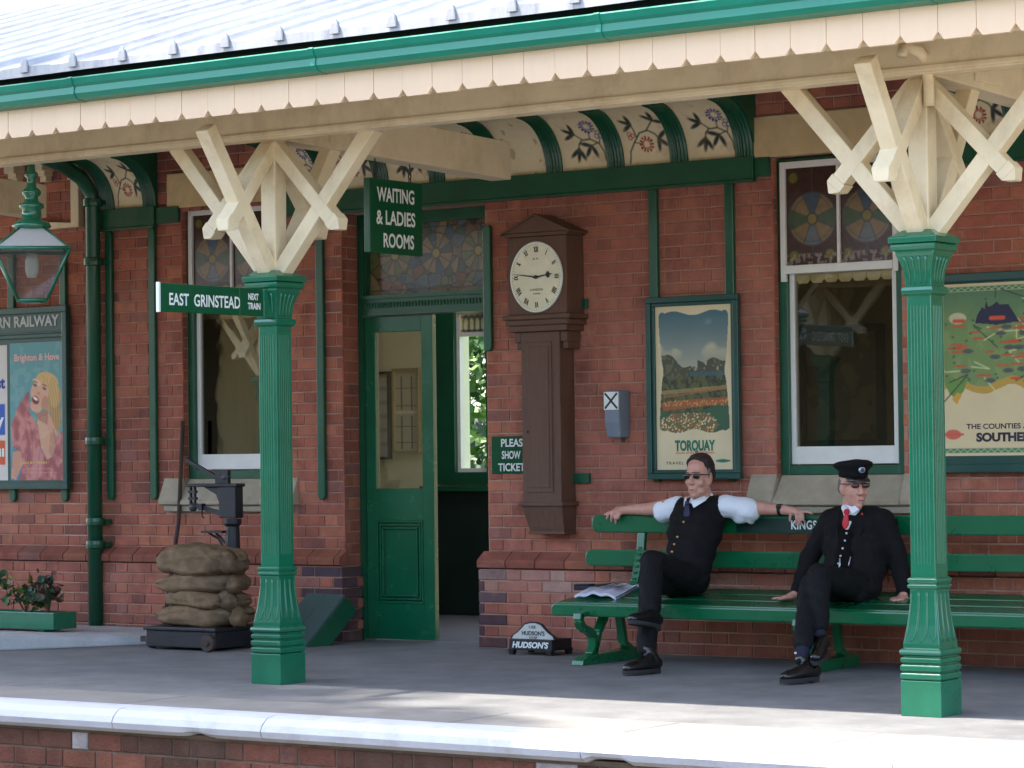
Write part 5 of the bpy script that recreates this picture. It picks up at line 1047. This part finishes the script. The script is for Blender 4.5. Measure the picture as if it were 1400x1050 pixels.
tr = MB(); tr.capsule((2.045, -.58, .50), .108, (2.15, -.58, .495), .110); tr.capsule((2.165, -.62, .49), .092, (2.172, -1.05, .612), .068); tr.capsule((2.172, -1.05, .612), .069, (2.255, -1.20, .36), .058); tr.capsule((2.045, -.62, .475), .09, (2.13, -1.0, .50), .068); tr.capsule((2.13, -1.0, .50), .068, (2.285, -1.30, .14), .057)
remesh(tr, 'trousers', BLACKT, T, .009, 5, wr=.006)
shoe(T, (2.262, -1.215, .315), (2.305, -1.19, .245), (2.255, -1.43, .285), (-.05, .25, 1)); shoe(T, (2.30, -1.315, .13), (2.35, -1.27, .012), (2.283, -1.53, .012), (0, 0, 1))
wt = MB(); wt.lathe([(.031, -.010), (.035, -.009), (.035, .009), (.031, .010)], (0, 0, 0), 18); wt.v = [(2.612+z, -.337+x, .889+y) for x, y, z in wt.v]; wt.ell((2.612, -.365, .908), (.018, .012, .018), n=10); wt.out('wristwatch', LETB, T, smooth=True)

# ---- the man in the peaked cap and long jacket
T = thing('person', (3.2, -.6, 0), 'seated railway guard in peaked cap, dark jacket and red tie, hands resting on the bench', 'person', 'railwaymen sitting on the bench')
HM = frame3((3.185, -.515, 1.022), (.80, -.60, -.05), s=1.02, sx=.95)
body = loc(HM, head_prims(.94))
body.capsule((3.10, -.48, .80), .09, (3.25, -.48, .80), .09); body.capsule((3.17, -.49, .78), .10, (3.18, -.56, .52), .09); body.capsule((3.06, -.47, .85), .05, (3.29, -.47, .85), .05); body.capsule((3.168, -.49, .84), .05, (3.175, -.505, .92), .052)
body.capsule((3.02, -.48, .84), .045, (2.89, -.50, .62), .04); body.capsule((2.89, -.50, .62), .04, (2.89, -.66, .425), .028); body.capsule((3.35, -.48, .84), .045, (3.425, -.46, .64), .04); body.capsule((3.425, -.46, .64), .04, (3.468, -.48, .44), .028)
body.capsule((2.89, -.66, .425), .027, (2.872, -.70, .408), .024); body.ell((2.862, -.712, .404), (.04, .036, .016))
fingers(body, [[(2.84, -.735, .402), (2.812, -.75, .402), (2.79, -.757, .398)], [(2.836, -.718, .402), (2.805, -.725, .401), (2.778, -.730, .397)], [(2.836, -.70, .402), (2.808, -.70, .401), (2.784, -.702, .397)], [(2.84, -.684, .402), (2.818, -.678, .401), (2.80, -.674, .397)], [(2.872, -.745, .402), (2.86, -.77, .40), (2.846, -.785, .397)]])
body.capsule((3.468, -.48, .44), .027, (3.476, -.50, .412), .024); body.ell((3.48, -.515, .405), (.036, .04, .017))
fingers(body, [[(3.46, -.545, .402), (3.452, -.575, .400), (3.448, -.60, .392)], [(3.475, -.55, .402), (3.472, -.585, .400), (3.47, -.612, .392)], [(3.49, -.548, .402), (3.492, -.58, .400), (3.494, -.605, .392)], [(3.505, -.54, .402), (3.512, -.565, .400), (3.516, -.586, .394)], [(3.452, -.51, .404), (3.432, -.53, .402), (3.42, -.548, .396)]])
body.capsule((3.12, -.60, .46), .07, (3.21, -1.08, .49), .05); body.capsule((3.21, -1.08, .49), .05, (3.345, -1.42, .16), .035); body.capsule((3.27, -.60, .46), .07, (3.275, -1.10, .555), .05); body.capsule((3.275, -1.10, .555), .05, (3.347, -1.25, .24), .035)
remesh(body, 'body', SKIN, T, .0058, 4)
hr = MB(); hr.ell((0, -.034, .018), (.078, .080, .062)); hr.ell((0, -.062, -.01), (.07, .05, .05))
remesh(loc(HM, hr), 'hair', HAIRG, T, .006, 3)
glasses(T, HM, M('smoked_lens', (70, 40, 38), .2, .05, spec=.5), .008)
cp = MB(); n = 40; HMc = HM @ Matrix.Translation((0, 0, .009))
def ringc(rx_, ry_, z, oy=0, tilt=0): return [(rx_*math.cos(a), oy+ry_*math.sin(a), z+tilt*math.sin(a)) for a in [2*math.pi*k/n for k in range(n)]]
cp.loft([ringc(.080, .098, .046, -.008, -.004), ringc(.082, .100, .075, -.008, .0), ringc(.083, .101, .082, -.008, .002), ringc(.104, .122, .100, -.012, .010), ringc(.113, .130, .112, -.014, .013), ringc(.110, .127, .123, -.014, .015), ringc(.088, .10, .133, -.014, .014), ringc(.04, .045, .136, -.012, .012)])
CPp = loc(HMc, cp).out('cap', BLACKC, T, smooth=True)
vz = MB(); vz.loft([[(s*math.sin(a), -.008+t_*math.cos(a), z) for a in [R(-62+124*k/16) for k in range(17)]] for s, t_, z in ((.081, .099, .050), (.086, .138, .030), (.084, .135, .026), (.079, .096, .046))], cap=False, closed=False); loc(HMc, vz).out('peak', SHOE, CPp, smooth=True, fix=False)
bg_ = MB(); bg_.ell((0, .104, .092), (.021, .006, .018), n=16); BG = loc(HMc, bg_).out('badge', SILVER, CPp, smooth=True); bg_ = MB(); bg_.ell((0, .108, .092), (.014, .005, .011), n=14); bg_.ell((0, .111, .092), (.010, .004, .003), n=10); loc(HMc, bg_).out('badge_centre', M('badge_blue', (60, 80, 130), .4), BG, smooth=True)
j = MB(); j.capsule((3.10, -.48, .79), .118, (3.25, -.48, .79), .118); j.capsule((3.055, -.472, .845), .068, (3.295, -.472, .845), .068); j.capsule((3.105, -.505, .68), .118, (3.262, -.505, .68), .120); j.capsule((3.12, -.53, .58), .115, (3.265, -.53, .57), .118); j.capsule((3.13, -.555, .49), .110, (3.258, -.555, .48), .108); j.capsule((3.25, -.56, .46), .072, (3.30, -.70, .435), .055); j.capsule((3.07, -.56, .48), .07, (3.05, -.68, .45), .05)
j.capsule((3.02, -.478, .84), .066, (2.888, -.50, .62), .058); j.capsule((2.888, -.50, .62), .058, (2.892, -.645, .44), .044); j.capsule((3.35, -.478, .84), .064, (3.425, -.46, .64), .056); j.capsule((3.425, -.46, .64), .056, (3.466, -.475, .455), .043)
JK = remesh(j, 'jacket', BLACKC, T, .009, 5, wr=.006)
# waistcoat front, lapels, shirt and tie
wv = MB(); wv.capsule((3.165, -.525, .79), .078, (3.175, -.555, .66), .085); wv.capsule((3.175, -.555, .66), .085, (3.18, -.60, .56), .08); WV = remesh(wv, 'waistcoat', M('waistcoat_black', (14, 14, 15), .9, .2, 30, spec=.1), T, .008, 4)
sf = MB(); sf.loft([[(3.18+x, -.60+y, .86+z) for x, y, z in q] for q in ([(-.055, .055, .045), (.06, .055, .045), (.012, -.018, -.075), (.0, -.018, -.075)], [(-.055, .085, .045), (.06, .085, .045), (.012, .02, -.075), (.0, .02, -.075)])]); 
sf.capsule((3.14, -.545, .905), .02, (3.215, -.545, .905), .02); SF = remesh(sf, 'shirt', SHIRT, T, .006, 2)
cl = MB(); cl.loft([[(3.188+x, -.588+y, .905+z) for x, y, z in q] for q in ([(-.045, .03, .02), (-.006, -.012, -.002), (-.022, -.018, -.034), (-.048, .016, -.012)], [(-.045, .038, .02), (-.006, -.004, -.002), (-.022, -.010, -.034), (-.048, .024, -.012)])]); cl.loft([[(3.188+x, -.588+y, .905+z) for x, y, z in q] for q in ([(.045, .03, .022), (.008, -.012, -.002), (.030, -.016, -.034), (.052, .016, -.010)], [(.045, .038, .022), (.008, -.004, -.002), (.030, -.008, -.034), (.052, .024, -.010)])]); cl.out('collar', SHIRT, SF)
ti = MB(); ti.loft([[(3.188+dx+a, y+d, z) for a, d in ((-w2, 0), (w2, 0), (w2, .014), (-w2, .014))] for w2, z, y, dx in ((.013, .900, -.610, 0), (.018, .884, -.620, 0), (.010, .868, -.618, 0), (.017, .84, -.624, -.002), (.019, .812, -.627, -.003), (.006, .79, -.628, -.004))]); ti.out('necktie', REDT, T, bevel=.003)
lp = MB()
for s in (-1, 1):
    lp.loft([[(3.18+s*x, y+d, z) for x, y, z in ((.065, -.545, .90), (.095, -.555, .86), (.105, -.585, .80), (.062, -.607, .70), (.035, -.612, .66), (.05, -.60, .76), (.06, -.585, .83))] for d in (-.008, .006)])
lp.out('lapel', BLACKC, JK)
for k in range(5): button(WV, (3.186-.006*k, [-.612, -.620, -.637, -.652, -.668][k], .765-.042*k), SILVER, .0075)
ch = MB(); ch.tube([(3.165, -.655, .625), (3.175, -.675, .59), (3.168, -.678, .57)], .0045, 6); ch.tube([(3.225, -.64, .635), (3.222, -.655, .60), (3.218, -.662, .575)], .003, 6); ch.ell((3.166, -.678, .565), (.007, .005, .012), n=8); ch.out('watch_chain', SILVER, T, smooth=True)
for p_, m_ in (((3.098, -.578, .838), BRASS), ((3.264, -.57, .872), REDT)): button(JK, p_, m_, .008)
tr = MB(); tr.capsule((3.12, -.60, .47), .095, (3.27, -.60, .465), .095); tr.capsule((3.265, -.62, .465), .09, (3.275, -1.10, .552), .068); tr.capsule((3.275, -1.10, .552), .069, (3.34, -1.235, .29), .056); tr.capsule((3.13, -.62, .46), .09, (3.21, -1.08, .49), .066); tr.capsule((3.21, -1.08, .49), .066, (3.335, -1.40, .20), .055)
remesh(tr, 'trousers', BLACKT, T, .009, 5, wr=.006)
sk = MB(); sk.capsule((3.345, -1.245, .26), .042, (3.352, -1.262, .215), .040); sk.out('sock', M('dark_sock', (22, 24, 44), .9, .1), T, smooth=True); sk = MB(); sk.capsule((3.342, -1.418, .17), .041, (3.35, -1.435, .125), .040); SK = sk.out('sock', M('dark_sock', (22, 24, 44), .9, .1), T, smooth=True); cl = MB(); cl.ell((3.338, -1.285, .245), (.014, .01, .008), n=8); cl.ell((3.325, -1.455, .155), (.014, .01, .008), n=8); cl.out('ankle_glint', LETW, SK, smooth=True)  # small white blobs imitate a glint of light at the ankles
shoe(T, (3.352, -1.265, .215), (3.372, -1.225, .165), (3.437, -1.46, .098), (0, .2, 1)); shoe(T, (3.35, -1.44, .12), (3.415, -1.385, .014), (3.352, -1.665, .014), (0, 0, 1))

# ================================================================== what stands opposite and behind (seen in reflections, through the back window, as dappled shade)
q = MB(); q.box(-40, 30, -30, -9, -.95, -.006); q.out('platform', ASPH, kind='structure')
canopy(-22, 4.5, -10.8, -1, 'matching cream valanced canopy of the opposite platform', 0, [-11.5, -7.57])
for X in (-11.5, -7.57, -3.64, .29): copy_tree(CR, None, (X-4.755, -11.555+2.745, 0))['label'] = 'green fluted column under the opposite platform canopy'
CR2 = [o for o in COL.objects if o.get('label') == 'green fluted column under the opposite platform canopy']
wl = MB(); wl.box(-22, 4.5, -14.6, -14.45, 0, 4.4); OW = wl.out('shelter_wall', M('olive_boarding', (150, 136, 104), .7, .12, 3, stretch=(9, 1, .4))); tag(OW, 'cream boarded wall under the opposite platform canopy', 'wall')
BARK = M('bark', (86, 70, 54), .95, .3, 8, .8, 30)
LEAFM = [M('tree_leaf_mid', (58, 92, 34), .55, .35, 4), M('tree_leaf_light', (98, 128, 50), .55, .35, 4), M('tree_leaf_dark', (34, 58, 26), .55, .35, 4)]
def leaves(mb, c, rad, n, size, r_, tight=1):
    for k in range(n):
        d = Vector((r_.gauss(0, 1), r_.gauss(0, 1), r_.gauss(0, 1))).normalized()*r_.random()**.4; p0 = Vector(c)+Vector((d.x*rad[0], d.y*rad[1], d.z*rad[2])); a = Vector((r_.gauss(0, 1), r_.gauss(0, 1), r_.gauss(0, 1))).normalized(); b = a.orthogonal().normalized(); s = size*r_.uniform(.6, 1.3)
        mb.add([p0-a*s, p0+b*s*.5, p0+a*s, p0-b*s*.5], [(0, 1, 2, 3)], r_.choice((0, 0, 1, 2)))
def tree(base, crown, rad, clumps, per, size, label, seed, cr=.9):
    r_ = random.Random(seed); T = thing('tree', base, label, 'tree'); t = MB(); b = Vector(base); c = Vector(crown); m_ = b.lerp(c, .5)+Vector((0, -.4, .5)); t.tube([b, b.lerp(m_, .5), m_, c], [.3, .24, .18, .06], 10); lf = MB()
    for k in range(clumps):
        d = Vector((r_.gauss(0, 1), r_.gauss(0, 1), r_.gauss(0, 1))).normalized()*r_.random()**.5; p0 = c+Vector((d.x*rad[0], d.y*rad[1], d.z*rad[2])); t.tube([m_.lerp(c, r_.random()*.7), m_.lerp(p0, .6)+Vector((0, 0, .2)), p0], [.08, .05, .015], 6); s = cr*r_.uniform(.7, 1.2); leaves(lf, p0, (s, s, s*.7), per, size, r_)
    t.out('trunk', BARK, T, smooth=True); lf.out('crown', LEAFM, T, fix=False)
tree((-9, -15.6, -.5), (-6.7, -7.7, 12), (4.6, 1.85, 1.6), 104, 150, .16, 'tall spreading tree leaning over the track, shading the far platform edge', 2)
tree((2, -16.5, -.5), (-.9, -8.75, 12.0), (3.6, .8, 1.0), 46, 110, .15, 'slim tall tree on the opposite side dappling the platform edge', 5, .7)
def bush(c, rad, n, size, label, seed, name='bush'):
    r_ = random.Random(seed); T = thing(name, (c[0], c[1], 0), label, name); lf = MB(); st = MB(); st.tube([(c[0], c[1], 0), (c[0]+.1, c[1], c[2]*.6), c], [.06, .05, .02], 6); leaves(lf, c, rad, n, size, r_); st.out('trunk', BARK, T); lf.out('crown', LEAFM, T, fix=False)
bush((-5.2, 6.4, 1.7), (1.5, 1.1, 1.8), 3200, .07, 'bright garden shrub seen through the back window', 3); bush((-7.2, 9.5, 2.6), (2.6, 1.6, 2.6), 2400, .12, 'tall leafy shrub at the end of the garden', 6)
gd = MB(); gd.box(-30, 20, 2.96, 60, -.95, -.02); gd.out('garden_ground', M('lawn', (84, 110, 50), .95, .25, 6, .5, 60), kind='structure')
